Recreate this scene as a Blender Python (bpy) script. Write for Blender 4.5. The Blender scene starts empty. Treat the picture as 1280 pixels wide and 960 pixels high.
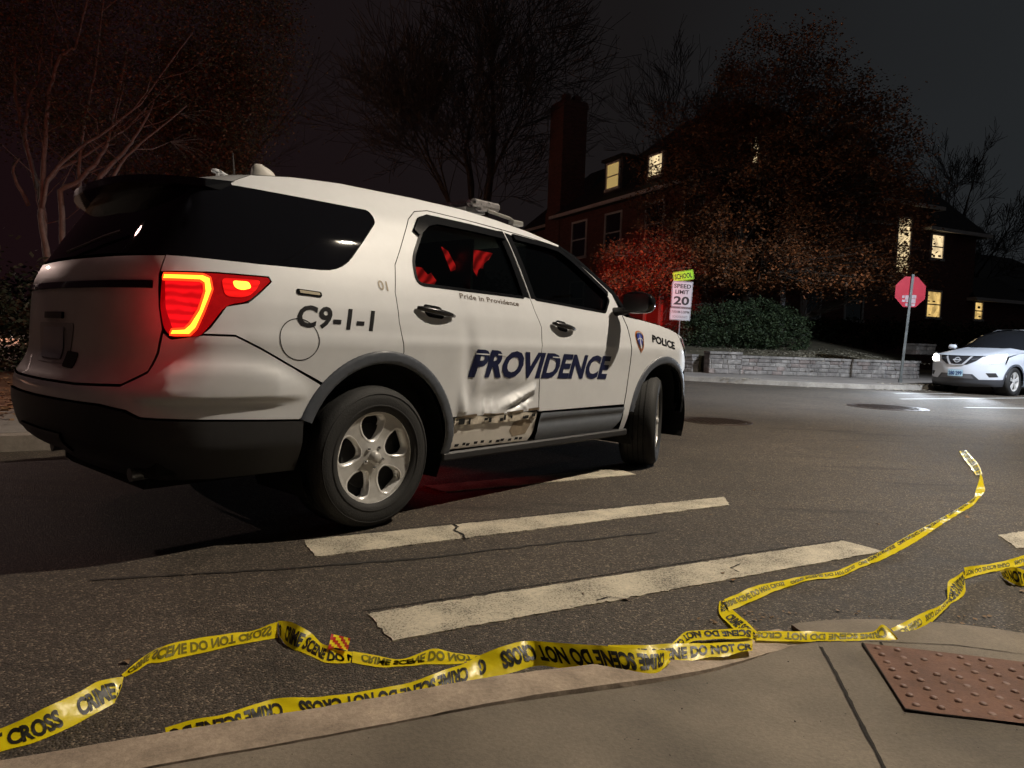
import bpy, math, random
import numpy as np
from mathutils import Vector, Matrix
from mathutils.geometry import delaunay_2d_cdt
sc = bpy.context.scene
R = math.radians
# ---------------------------------------------------------------- camera
CAM_H = 0.9905
cd = bpy.data.cameras.new('camera'); cam = bpy.data.objects.new('camera', cd); sc.collection.objects.link(cam)
cd.sensor_width = 36; cd.lens = 36*900/1280; cd.clip_start = .05; cd.clip_end = 900
pit, rol = -0.0641, 0.0352
fw = Vector((0, math.cos(pit), math.sin(pit))); rt = Vector((1, 0, 0)); up = rt.cross(fw)
r2 = math.cos(rol)*rt+math.sin(rol)*up; u2 = -math.sin(rol)*rt+math.cos(rol)*up
cam.matrix_world = Matrix(((r2.x, u2.x, -fw.x, 0), (r2.y, u2.y, -fw.y, 0), (r2.z, u2.z, -fw.z, CAM_H), (0, 0, 0, 1)))
sc.camera = cam
# ---------------------------------------------------------------- night sky
w = bpy.data.worlds.new('World'); sc.world = w; w.use_nodes = True
nt = w.node_tree; nt.nodes.clear()
tc = nt.nodes.new('ShaderNodeTexCoord'); sx = nt.nodes.new('ShaderNodeSeparateXYZ'); nt.links.new(tc.outputs['Generated'], sx.inputs[0])
ns = nt.nodes.new('ShaderNodeTexNoise'); ns.inputs['Scale'].default_value = 2.2; ns.inputs['Detail'].default_value = 3
nt.links.new(tc.outputs['Generated'], ns.inputs['Vector'])
rx = nt.nodes.new('ShaderNodeMapRange'); rx.inputs[1].default_value = -.5; rx.inputs[2].default_value = .65
nt.links.new(sx.outputs['X'], rx.inputs[0])
cr = nt.nodes.new('ShaderNodeValToRGB')
cr.color_ramp.elements[0].color = (.0085, .0036, .0044, 1); cr.color_ramp.elements[1].color = (.0180, .0205, .0225, 1)
e = cr.color_ramp.elements.new(.55); e.color = (.0098, .0086, .0088, 1)
ad = nt.nodes.new('ShaderNodeMath'); ad.operation = 'MULTIPLY_ADD'; ad.inputs[1].default_value = .35
nt.links.new(ns.outputs['Fac'], ad.inputs[0])
sb = nt.nodes.new('ShaderNodeMath'); sb.operation = 'SUBTRACT'; sb.inputs[1].default_value = .17
nt.links.new(rx.outputs[0], sb.inputs[0]); nt.links.new(sb.outputs[0], ad.inputs[2]); nt.links.new(ad.outputs[0], cr.inputs[0])
bgn = nt.nodes.new('ShaderNodeBackground'); bgn.inputs['Strength'].default_value = .86
nt.links.new(cr.outputs[0], bgn.inputs['Color'])
wo = nt.nodes.new('ShaderNodeOutputWorld'); nt.links.new(bgn.outputs[0], wo.inputs[0])
sc.view_settings.view_transform = 'Standard'; sc.view_settings.look = 'None'; sc.view_settings.gamma = 1
sc.view_settings.exposure = .2
sc.render.engine = 'CYCLES'
sc.cycles.max_bounces = 6; sc.cycles.transparent_max_bounces = 12
sc.cycles.sample_clamp_indirect = 3
# light levels of the lamps that the builders below hang on their fixtures
LAMP_W, LAMP_COL = 4200, (1.0, .87, .70)
HEAD_W, HEAD_COL = 620, (.78, .88, 1.0)
BEACON_W = 3400
COOL_W, COOL_COL = 9000, (.80, .88, 1.0)
LEFT_W, LEFT_COL = 95, (1.0, .55, .48)
FARL_W, FARL_COL = 26000, (1.0, .72, .62)
# ---------------------------------------------------------------- helpers
col = sc.collection
def link(o, parent=None):
    col.objects.link(o)
    if parent is not None: o.parent = parent
    return o
def thing(name, label, cat, loc=(0, 0, 0), rz=0, group=None):
    o = bpy.data.objects.new(name, None); link(o); o.location = loc; o.rotation_euler = (0, 0, rz)
    o.empty_display_size = .2
    o['label'] = label; o['category'] = cat
    if group: o['group'] = group
    return o
def tag(o, label, cat, group=None):
    o['label'] = label; o['category'] = cat
    if group: o['group'] = group
    return o
def mesh(name, V, F, m, parent=None, smooth=False, kind=None, loc=None, nrm=None, label=None, mi=None):
    me = bpy.data.meshes.new(name)
    me.from_pydata([tuple(map(float, v)) for v in V], [], [tuple(int(i) for i in f) for f in F])
    ms = m if isinstance(m, (list, tuple)) else [m]
    for x in ms: me.materials.append(x)
    if mi is not None: me.polygons.foreach_set('material_index', mi)
    if smooth or nrm is not None: me.polygons.foreach_set('use_smooth', [True]*len(me.polygons))
    if nrm is not None: me.normals_split_custom_set_from_vertices([tuple(n) for n in nrm])
    me.update()
    o = bpy.data.objects.new(name, me); link(o, parent)
    if loc: o.location = loc
    if kind: o['kind'] = kind
    if label: o['label'] = label
    return o
class MB:
    def __init__(s): s.V = []; s.F = []
    def add(s, V, F):
        n = len(s.V); s.V += [tuple(v) for v in V]; s.F += [tuple(i+n for i in f) for f in F]; return s
    def box(s, x0, x1, y0, y1, z0, z1, M=None, bev=0):
        if bev:
            b = bev; V = []
            for (x, sx) in ((x0, 1), (x1, -1)):
                for (y, sy) in ((y0, 1), (y1, -1)):
                    for (z, sz) in ((z0, 1), (z1, -1)):
                        V += [(x, y+sy*b, z+sz*b), (x+sx*b, y, z+sz*b), (x+sx*b, y+sy*b, z)]
            import bmesh
            bm = bmesh.new()
            for v in V: bm.verts.new(v)
            r = bmesh.ops.convex_hull(bm, input=bm.verts)
            bm.verts.index_update()
            V = [v.co.copy() for v in bm.verts]; F = [[v.index for v in f.verts] for f in bm.faces]; bm.free()
        else:
            V = [Vector((x, y, z)) for x in (x0, x1) for y in (y0, y1) for z in (z0, z1)]
            F = [(0, 1, 3, 2), (4, 6, 7, 5), (0, 4, 5, 1), (2, 3, 7, 6), (0, 2, 6, 4), (1, 5, 7, 3)]
        if M is not None: V = [M @ Vector(v) for v in V]
        return s.add(V, F)
    def tube(s, pts, rad, n=8, caps=True):
        pts = [Vector(p) for p in pts]; rad = rad if isinstance(rad, (list, tuple)) else [rad]*len(pts)
        V = []; F = []; ref = None
        for i, p in enumerate(pts):
            d = (pts[min(i+1, len(pts)-1)]-pts[max(i-1, 0)]).normalized()
            if ref is None: ref = d.orthogonal().normalized()
            ref = (ref-d*ref.dot(d)); ref = ref.normalized() if ref.length > 1e-5 else d.orthogonal().normalized()
            b = d.cross(ref)
            for k in range(n):
                a = 2*math.pi*k/n; V.append(p+(ref*math.cos(a)+b*math.sin(a))*rad[i])
        for i in range(len(pts)-1):
            for k in range(n): F.append((i*n+k, i*n+(k+1) % n, (i+1)*n+(k+1) % n, (i+1)*n+k))
        if caps: F.append(tuple(range(n-1, -1, -1))); F.append(tuple((len(pts)-1)*n+k for k in range(n)))
        return s.add(V, F)
    def lathe(s, prof, n=32, M=None, arc=2*math.pi, a0=0):
        # prof: (r, h) around local Y axis -> points (r cos, h, r sin)
        V = []; F = []; full = abs(arc-2*math.pi) < 1e-6; c = n if full else n+1
        for (r, h) in prof:
            for k in range(c):
                a = a0+arc*k/n; V.append(Vector((r*math.cos(a), h, r*math.sin(a))))
        for i in range(len(prof)-1):
            for k in range(n):
                k2 = (k+1) % c
                F.append((i*c+k, (i+1)*c+k, (i+1)*c+k2, i*c+k2))
        if M is not None: V = [M @ v for v in V]
        return s.add(V, F)
    def build(s, name, m, parent=None, smooth=False, **k): return mesh(name, s.V, s.F, m, parent, smooth, **k)
# ---------------------------------------------------------------- materials
def mat(name, c, rough=.5, metal=0., coat=0., var=0., vscale=8., bump=0., bscale=60., emit=None, estr=0., spec=.5, detail=4):
    m = bpy.data.materials.new(name); m.use_nodes = True; t = m.node_tree; b = t.nodes['Principled BSDF']
    b.inputs['Base Color'].default_value = (*c, 1); b.inputs['Roughness'].default_value = rough; b.inputs['Metallic'].default_value = metal
    b.inputs['Coat Weight'].default_value = coat; b.inputs['Coat Roughness'].default_value = .03; b.inputs['Specular IOR Level'].default_value = spec
    if emit: b.inputs['Emission Color'].default_value = (*emit, 1); b.inputs['Emission Strength'].default_value = estr
    if var or bump:
        tcn = t.nodes.new('ShaderNodeTexCoord')
    if var:
        n = t.nodes.new('ShaderNodeTexNoise'); n.inputs['Scale'].default_value = vscale; n.inputs['Detail'].default_value = detail+2; n.inputs['Roughness'].default_value = .65
        t.links.new(tcn.outputs['Object'], n.inputs['Vector'])
        mp = t.nodes.new('ShaderNodeMapRange'); mp.inputs[1].default_value = .28; mp.inputs[2].default_value = .72
        mp.inputs[3].default_value = 1-var; mp.inputs[4].default_value = 1+var; t.links.new(n.outputs['Fac'], mp.inputs[0])
        hs = t.nodes.new('ShaderNodeHueSaturation'); hs.inputs['Color'].default_value = (*c, 1); t.links.new(mp.outputs[0], hs.inputs['Value'])
        t.links.new(hs.outputs[0], b.inputs['Base Color'])
        m2 = t.nodes.new('ShaderNodeMapRange'); m2.inputs[3].default_value = max(0, rough-.12*min(1, var*3)); m2.inputs[4].default_value = min(1, rough+.12*min(1, var*3))
        t.links.new(n.outputs['Fac'], m2.inputs[0]); t.links.new(m2.outputs[0], b.inputs['Roughness'])
    if bump:
        n = t.nodes.new('ShaderNodeTexNoise'); n.inputs['Scale'].default_value = bscale; n.inputs['Detail'].default_value = 5
        t.links.new(tcn.outputs['Object'], n.inputs['Vector'])
        bp = t.nodes.new('ShaderNodeBump'); bp.inputs['Strength'].default_value = min(1, bump); bp.inputs['Distance'].default_value = .01
        t.links.new(n.outputs['Fac'], bp.inputs['Height']); t.links.new(bp.outputs[0], b.inputs['Normal'])
    return m
def asphalt():
    m = bpy.data.materials.new('asphalt'); m.use_nodes = True; t = m.node_tree; b = t.nodes['Principled BSDF']; L = t.links.new
    tcn = t.nodes.new('ShaderNodeTexCoord')
    def noise(s, d, r=.6):
        n = t.nodes.new('ShaderNodeTexNoise'); n.inputs['Scale'].default_value = s; n.inputs['Detail'].default_value = d; n.inputs['Roughness'].default_value = r
        L(tcn.outputs['Object'], n.inputs['Vector']); return n
    v = t.nodes.new('ShaderNodeTexVoronoi'); v.inputs['Scale'].default_value = 165; L(tcn.outputs['Object'], v.inputs['Vector'])
    sp = t.nodes.new('ShaderNodeSeparateColor'); L(v.outputs['Color'], sp.inputs[0])
    r1 = t.nodes.new('ShaderNodeValToRGB'); q = r1.color_ramp
    q.elements[0].position = 0; q.elements[0].color = (.026, .020, .015, 1); q.elements[1].position = 1; q.elements[1].color = (.26, .205, .15, 1)
    e = q.elements.new(.55); e.color = (.052, .042, .032, 1); e = q.elements.new(.86); e.color = (.092, .074, .055, 1)
    L(sp.outputs[0], r1.inputs[0])
    big = noise(.5, 4); mp = t.nodes.new('ShaderNodeMapRange'); mp.inputs[1].default_value = .3; mp.inputs[2].default_value = .7; mp.inputs[3].default_value = .72; mp.inputs[4].default_value = 1.3
    L(big.outputs['Fac'], mp.inputs[0])
    mid = noise(7, 5, .7); mp2 = t.nodes.new('ShaderNodeMapRange'); mp2.inputs[1].default_value = .3; mp2.inputs[2].default_value = .7; mp2.inputs[3].default_value = .75; mp2.inputs[4].default_value = 1.25
    L(mid.outputs['Fac'], mp2.inputs[0])
    mu = t.nodes.new('ShaderNodeMath'); mu.operation = 'MULTIPLY'; L(mp.outputs[0], mu.inputs[0]); L(mp2.outputs[0], mu.inputs[1])
    # tar stains running with the traffic
    mpn = t.nodes.new('ShaderNodeMapping'); mpn.inputs['Rotation'].default_value = (0, 0, -R(28)); mpn.inputs['Scale'].default_value = (.35, 2.6, 1)
    L(tcn.outputs['Object'], mpn.inputs['Vector'])
    st = t.nodes.new('ShaderNodeTexNoise'); st.inputs['Scale'].default_value = 1.3; st.inputs['Detail'].default_value = 5; L(mpn.outputs[0], st.inputs['Vector'])
    s2 = t.nodes.new('ShaderNodeMapRange'); s2.inputs[1].default_value = .60; s2.inputs[2].default_value = .70; s2.inputs[3].default_value = 1; s2.inputs[4].default_value = .52; L(st.outputs['Fac'], s2.inputs[0])
    mu2 = t.nodes.new('ShaderNodeMath'); mu2.operation = 'MULTIPLY'; L(mu.outputs[0], mu2.inputs[0]); L(s2.outputs[0], mu2.inputs[1])
    hs = t.nodes.new('ShaderNodeHueSaturation'); L(r1.outputs[0], hs.inputs['Color']); L(mu2.outputs[0], hs.inputs['Value']); L(hs.outputs[0], b.inputs['Base Color'])
    rr = t.nodes.new('ShaderNodeMapRange'); rr.inputs[3].default_value = .58; rr.inputs[4].default_value = .88; L(mid.outputs['Fac'], rr.inputs[0]); L(rr.outputs[0], b.inputs['Roughness'])
    b1 = t.nodes.new('ShaderNodeBump'); b1.inputs['Strength'].default_value = .9; b1.inputs['Distance'].default_value = .004; L(v.outputs['Distance'], b1.inputs['Height'])
    b1.invert = True
    b2 = t.nodes.new('ShaderNodeBump'); b2.inputs['Strength'].default_value = .5; b2.inputs['Distance'].default_value = .02; L(mid.outputs['Fac'], b2.inputs['Height']); L(b1.outputs[0], b2.inputs['Normal'])
    L(b2.outputs[0], b.inputs['Normal'])
    return m
def speckled(name, c, scale, contrast, rough=.8, bump=.5, big=.25, bigs=3., crack=False):
    m = bpy.data.materials.new(name); m.use_nodes = True; t = m.node_tree; b = t.nodes['Principled BSDF']; L = t.links.new
    tcn = t.nodes.new('ShaderNodeTexCoord')
    n1 = t.nodes.new('ShaderNodeTexNoise'); n1.inputs['Scale'].default_value = scale; n1.inputs['Detail'].default_value = 6; n1.inputs['Roughness'].default_value = .75
    n2 = t.nodes.new('ShaderNodeTexNoise'); n2.inputs['Scale'].default_value = bigs; n2.inputs['Detail'].default_value = 6
    for n in (n1, n2): L(tcn.outputs['Object'], n.inputs['Vector'])
    a = t.nodes.new('ShaderNodeMapRange'); a.inputs[1].default_value = .3; a.inputs[2].default_value = .7; a.inputs[3].default_value = 1-contrast; a.inputs[4].default_value = 1+contrast; L(n1.outputs['Fac'], a.inputs[0])
    a2 = t.nodes.new('ShaderNodeMapRange'); a2.inputs[1].default_value = .3; a2.inputs[2].default_value = .7; a2.inputs[3].default_value = 1-big; a2.inputs[4].default_value = 1+big; L(n2.outputs['Fac'], a2.inputs[0])
    mu = t.nodes.new('ShaderNodeMath'); mu.operation = 'MULTIPLY'; L(a.outputs[0], mu.inputs[0]); L(a2.outputs[0], mu.inputs[1])
    out = mu
    if crack:
        v = t.nodes.new('ShaderNodeTexVoronoi'); v.inputs['Scale'].default_value = 210; L(tcn.outputs['Object'], v.inputs['Vector'])
        s_ = t.nodes.new('ShaderNodeSeparateColor'); L(v.outputs['Color'], s_.inputs[0])
        g = t.nodes.new('ShaderNodeMath'); g.operation = 'ADD'; L(s_.outputs[0], g.inputs[0]); L(n2.outputs['Fac'], g.inputs[1])
        k = t.nodes.new('ShaderNodeMapRange'); k.inputs[1].default_value = .50; k.inputs[2].default_value = .85; k.inputs[3].default_value = .25; k.inputs[4].default_value = 1; L(g.outputs[0], k.inputs[0])
        mm = t.nodes.new('ShaderNodeMath'); mm.operation = 'MULTIPLY'; L(mu.outputs[0], mm.inputs[0]); L(k.outputs[0], mm.inputs[1]); out = mm
    hs = t.nodes.new('ShaderNodeHueSaturation'); hs.inputs['Color'].default_value = (*c, 1); L(out.outputs[0], hs.inputs['Value']); L(hs.outputs[0], b.inputs['Base Color'])
    b.inputs['Roughness'].default_value = rough
    bp = t.nodes.new('ShaderNodeBump'); bp.inputs['Strength'].default_value = bump; bp.inputs['Distance'].default_value = .004; L(n1.outputs['Fac'], bp.inputs['Height']); L(bp.outputs[0], b.inputs['Normal'])
    return m
def tinted(name, c, keep, rough=.02):
    m = bpy.data.materials.new(name); m.use_nodes = True; t = m.node_tree; t.nodes.clear(); L = t.links.new
    o = t.nodes.new('ShaderNodeOutputMaterial'); tr = t.nodes.new('ShaderNodeBsdfTransparent'); tr.inputs[0].default_value = (*[x*keep for x in c], 1)
    gl = t.nodes.new('ShaderNodeBsdfGlossy'); gl.inputs['Roughness'].default_value = rough; gl.inputs['Color'].default_value = (.9, .95, .92, 1)
    fr = t.nodes.new('ShaderNodeFresnel'); fr.inputs[0].default_value = 1.5; mx = t.nodes.new('ShaderNodeMixShader')
    L(fr.outputs[0], mx.inputs[0]); L(tr.outputs[0], mx.inputs[1]); L(gl.outputs[0], mx.inputs[2]); L(mx.outputs[0], o.inputs[0])
    return m
def plastic_film(name, c, rough, transl=.35):
    m = mat(name, c, rough, bump=.18, bscale=45, coat=.08); t = m.node_tree; b = t.nodes['Principled BSDF']; L = t.links.new
    tr = t.nodes.new('ShaderNodeBsdfTranslucent'); tr.inputs[0].default_value = (*c, 1); mx = t.nodes.new('ShaderNodeMixShader'); mx.inputs[0].default_value = transl
    L(b.outputs[0], mx.inputs[1]); L(tr.outputs[0], mx.inputs[2]); L(mx.outputs[0], t.nodes['Material Output'].inputs[0]); return m
def lit_striped(name, c, s, scale, lo=.15, rot=(0, 0, 0), dist=.6):
    m = mat(name, tuple(min(.5, x*.4) for x in c), .15, emit=c, estr=s, coat=1.); t = m.node_tree; b = t.nodes['Principled BSDF']; L = t.links.new
    tcn = t.nodes.new('ShaderNodeTexCoord'); mp = t.nodes.new('ShaderNodeMapping'); mp.inputs['Rotation'].default_value = rot; L(tcn.outputs['Object'], mp.inputs[0])
    wv = t.nodes.new('ShaderNodeTexWave'); wv.bands_direction = 'Z'; wv.inputs['Scale'].default_value = scale; wv.inputs['Distortion'].default_value = dist; wv.inputs['Detail'].default_value = 2; L(mp.outputs[0], wv.inputs['Vector'])
    nz = t.nodes.new('ShaderNodeTexNoise'); nz.inputs['Scale'].default_value = 9; L(tcn.outputs['Object'], nz.inputs['Vector'])
    mu = t.nodes.new('ShaderNodeMath'); mu.operation = 'MULTIPLY'; L(wv.outputs['Fac'], mu.inputs[0]); L(nz.outputs['Fac'], mu.inputs[1])
    mr = t.nodes.new('ShaderNodeMapRange'); mr.inputs[1].default_value = .05; mr.inputs[2].default_value = .5; mr.inputs[3].default_value = s*lo; mr.inputs[4].default_value = s; L(mu.outputs[0], mr.inputs[0]); L(mr.outputs[0], b.inputs['Emission Strength']); return m
def lit(name, c, s, rough=.4):
    return mat(name, tuple(min(.8, x) for x in c), rough, emit=c, estr=s)
PAINT = mat('white_paint', (.70, .715, .74), .45, coat=.8, var=.05, vscale=5)
PAINT2 = mat('dirty_white_paint', (.74, .70, .64), .45, coat=.3, var=.12, vscale=7, bump=.06, bscale=9)
BLACKP = mat('black_plastic', (.022, .022, .024), .55, var=.15, vscale=30)
GREYP = mat('grey_cladding', (.20, .225, .265), .45, var=.12, vscale=20)  # bluish tint puts the cool light on the cladding into its colour
FLARE = mat('flare_plastic', (.085, .095, .115), .42, var=.15, vscale=25)  # blue in the base colour stands for cool light on the flares
GLOSSB = mat('gloss_black', (.008, .008, .009), .12, coat=.5)
RUBBER = mat('rubber', (.018, .018, .018), .75, var=.25, vscale=30, bump=.2, bscale=120)
DARK = mat('dark_void', (.004, .004, .004), .9)
CHROME = mat('chrome', (.75, .75, .77), .15, 1.)
STEELM = mat('galvanised', (.32, .33, .34), .45, .8, var=.2, vscale=12)
RIMM = mat('rim_paint', (.50, .49, .47), .42, .25, var=.1, vscale=30)
RIMD = mat('rim_edge', (.80, .79, .77), .30, .35)
SEAT = mat('seat_cloth', (.05, .05, .055), .9, var=.3, vscale=60)
GLASS = tinted('tinted_glass', (.75, .85, .78), .42)
GLASSD = mat('privacy_glass', (.006, .006, .008), .02, spec=.3)
NAVY = mat('navy_vinyl', (.010, .014, .055), .45, spec=.3)
INK = mat('black_vinyl', (.006, .006, .008), .6, spec=.15)
import math
class Surf:
    def __init__(self, pts, side, rear, front):
        C=[]
        P=[(pts[0][0]*1.0+0,-pts[1][1])]; P[0]=(pts[1][0],-pts[1][1]); P+=list(pts); P.append((pts[-2][0],-pts[-2][1]))
        for i in range(1,len(P)-2):
            for k in range(24):
                t=k/24;p0,p1,p2,p3=P[i-1],P[i],P[i+1],P[i+2];q=[]
                # centripetal-ish cardinal
                for a in (0,1):
                    def d(u,v): return math.hypot(u[0]-v[0],u[1]-v[1])**.5+1e-9
                    t0=0;t1=d(p0,p1);t2=t1+d(p1,p2);t3=t2+d(p2,p3);T=t1+(t2-t1)*t
                    A1=(t1-T)/(t1-t0)*p0[a]+(T-t0)/(t1-t0)*p1[a]
                    A2=(t2-T)/(t2-t1)*p1[a]+(T-t1)/(t2-t1)*p2[a]
                    A3=(t3-T)/(t3-t2)*p2[a]+(T-t2)/(t3-t2)*p3[a]
                    B1=(t2-T)/(t2-t0)*A1+(T-t0)/(t2-t0)*A2
                    B2=(t3-T)/(t3-t1)*A2+(T-t1)/(t3-t1)*A3
                    q.append((t2-T)/(t2-t1)*B1+(T-t1)/(t2-t1)*B2)
                C.append(tuple(q))
        C.append(tuple(pts[-1]))
        # smooth
        for it in range(12):
            C=[C[0]]+[((C[i-1][0]+2*C[i][0]+C[i+1][0])/4,(C[i-1][1]+2*C[i][1]+C[i+1][1])/4) for i in range(1,len(C)-1)]+[C[-1]]
        S=[0]
        for i in range(1,len(C)): S.append(S[-1]+math.hypot(C[i][0]-C[i-1][0],C[i][1]-C[i-1][1]))
        k=min(range(len(C)),key=lambda i:abs(C[i][0])+ (0 if C[i][1]>.5 else 9))
        s0=S[k]-C[k][0]
        # resample uniform
        self.a=-s0; self.b=S[-1]-s0; self.n=900
        self.C=[];j=0
        for i in range(self.n+1):
            s=S[-1]*i/self.n
            while j<len(S)-2 and S[j+1]<s: j+=1
            t=(s-S[j])/(S[j+1]-S[j]);self.C.append((C[j][0]+(C[j+1][0]-C[j][0])*t,C[j][1]+(C[j+1][1]-C[j][1])*t))
        self.side,self.rear,self.front=[self.tab(q) for q in (side,rear,front)]
        self.extra=None
    def tab(self,q):
        # sampled & smoothed table z 0..2
        N=400;v=[]
        for i in range(N+1):
            z=2*i/N
            if z<=q[0][0]: v.append(q[0][1]);continue
            if z>=q[-1][0]: v.append(q[-1][1]+(z-q[-1][0])*(q[-1][1]-q[-2][1])/(q[-1][0]-q[-2][0]));continue
            for a,b in zip(q,q[1:]):
                if a[0]<=z<=b[0]: v.append(a[1]+(b[1]-a[1])*(z-a[0])/(b[0]-a[0]));break
        for it in range(22): v=[v[0]]+[(v[i-1]+2*v[i]+v[i+1])/4 for i in range(1,N)]+[v[-1]]
        return v
    @staticmethod
    def tv(t,z):
        x=max(0,min(399.999,z*200));i=int(x);return t[i]+(t[i+1]-t[i])*(x-i)
    def base(self,s):
        sg=1
        if s<self.a: s=2*self.a-s;sg=-1
        if s>self.b: s=2*self.b-s;sg=-1
        x=(s-self.a)/(self.b-self.a)*self.n;i=max(0,min(self.n-1,int(x)));t=x-i
        p,q=self.C[i],self.C[i+1]
        i0,i1=max(0,i-3),min(self.n,i+4)
        tx,ty=self.C[i1][0]-self.C[i0][0],self.C[i1][1]-self.C[i0][1]
        if i<3: tx,ty=self.C[i1][0]-self.C[3-i+0][0],self.C[i1][1]+self.C[3-i][1]
        l=math.hypot(tx,ty);nx,ny=-ty/l,tx/l
        return p[0]+(q[0]-p[0])*t,(p[1]+(q[1]-p[1])*t)*sg,nx,ny*sg
    def P(self,s,z,o=0.0):
        x,y,nx,ny=self.base(s);w=nx*nx
        d=self.tv(self.side,z)*(1-w)+self.tv(self.rear if nx<0 else self.front,z)*w+o
        if self.extra: d+=self.extra(s,z)
        return (x+nx*d,y+ny*d,z)
SIDE=[(.0,-.12),(.26,-.085),(.34,-.05),(.44,-.02),(.52,-.012),(.62,-.010),(.78,-.006),(.90,-.001),(.945,.003),(.975,-.009),(1.03,-.019),(1.1,-.035),(1.2,-.07),(1.27,-.098),(1.45,-.18),(1.6,-.26),(1.7,-.325)]
REAR=[(.0,-.2),(.34,-.14),(.40,-.03),(.46,.02),(.60,.05),(.72,.045),(.78,.0),(.85,-.03),(1.0,-.035),(1.18,-.045),(1.26,-.075),(1.45,-.19),(1.6,-.29),(1.7,-.34)]
FRONT=[(.0,-.25),(.22,-.15),(.3,-.03),(.45,0),(.7,0),(.8,-.01),(.95,-.05),(1.02,-.10),(1.08,-.22),(1.15,-.4),(1.3,-.5)]
PLAN=[(-1.17,0),(-1.155,.3),(-1.11,.6),(-1.03,.80),(-0.90,.915),(-0.7,.965),(-0.4,.985),(0,.99),(1,.995),(2,.99),(2.6,.985),(2.95,.985),(3.2,.965),(3.4,.885),(3.55,.77),(3.68,.55),(3.75,.3),(3.78,0)]

# ---------------------------------------------------------------- curved body panels laid out in (s, z) on a Surf
def rpoly(pts, r=.03, n=5):
    out = []; N = len(pts)
    for i in range(N):
        p0, p1, p2 = Vector(pts[i-1][:2]), Vector(pts[i][:2]), Vector(pts[(i+1) % N][:2]); rr = pts[i][2] if len(pts[i]) > 2 else r
        a, b = p0-p1, p2-p1; la, lb = a.length, b.length; d = min(rr, la*.48, lb*.48)
        if d < 1e-4: out.append(tuple(p1)); continue
        q0, q2 = p1+a/la*d, p1+b/lb*d
        for k in range(n+1):
            t = k/n; out.append(tuple(q0*(1-t)**2+p1*2*t*(1-t)+q2*t*t))
    return out
def arc(cx, cz, r, a0, a1, n=24):
    return [(cx+r*math.cos(R(a0+(a1-a0)*k/n)), cz+r*math.sin(R(a0+(a1-a0)*k/n))) for k in range(n+1)]
def dens(poly, step, closed=True):
    out = []; N = len(poly)
    for i in range(N if closed else N-1):
        a, b = poly[i], poly[(i+1) % N]; l = math.hypot(b[0]-a[0], b[1]-a[1])
        if l < 1e-5: continue
        k = max(1, math.ceil(l/step))
        for j in range(k): out.append((a[0]+(b[0]-a[0])*j/k, a[1]+(b[1]-a[1])*j/k))
    if not closed: out.append(poly[-1])
    return out
def area(p): return .5*sum(p[i-1][0]*p[i][1]-p[i][0]*p[i-1][1] for i in range(len(p)))
def inset(p, d):
    s = 1 if area(p) > 0 else -1; out = []; N = len(p)
    for i in range(N):
        tx, ty = p[(i+1) % N][0]-p[i-1][0], p[(i+1) % N][1]-p[i-1][1]; l = math.hypot(tx, ty) or 1
        out.append((p[i][0]-ty/l*d*s, p[i][1]+tx/l*d*s))
    return out
def inside(P, poly):
    P = np.asarray(P); x, y = P[:, 0], P[:, 1]; c = np.zeros(len(P), bool); q = np.asarray(poly); j = len(q)-1
    for i in range(len(q)):
        xi, yi, xj, yj = q[i, 0], q[i, 1], q[j, 0], q[j, 1]
        if yi != yj:
            m = ((yi > y) != (yj > y)) & (x < (xj-xi)*(y-yi)/(yj-yi)+xi); c ^= m
        j = i
    return c
def cdt2(loops, step, grid=True, jitter=0):
    P = []; E = []
    for l in loops:
        n = len(P); P += l; E += [(n+i, n+(i+1) % len(l)) for i in range(len(l))]
    nb = len(P); B = np.array(P)
    if grid:
        x0, y0 = B.min(0); x1, y1 = B.max(0)
        gx, gy = np.meshgrid(np.arange(x0+step/2, x1, step), np.arange(y0+step/2, y1, step*.87)); gx[1::2] += step/2
        G = np.stack([gx.ravel(), gy.ravel()], 1)
        k = np.zeros(len(G), bool)
        for l in loops: k ^= inside(G, l)
        G = G[k]
        if len(G):
            D = np.full(len(G), 9.)
            for i in range(0, len(B), 64): D = np.minimum(D, np.sqrt(((G[:, None]-B[None, i:i+64])**2).sum(2)).min(1))
            G = G[D > step*.42]; P = P+[tuple(g) for g in G]
    vo, eo, fo, ov, oe, of = delaunay_2d_cdt([Vector(p) for p in P], E, [], 0, 1e-7)
    vo = [tuple(v) for v in vo]; cen = np.array([[sum(vo[i][0] for i in f)/3, sum(vo[i][1] for i in f)/3] for f in fo])
    k = np.zeros(len(fo), bool)
    for l in loops: k ^= inside(cen, l)
    mapped = {}
    for i, srcs in enumerate(ov):
        for s_ in srcs: mapped[s_] = i
    return vo, [f for f, q in zip(fo, k) if q], [[mapped[sum(len(x) for x in loops[:j])+i] for i in range(len(l))] for j, l in enumerate(loops)]
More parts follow.
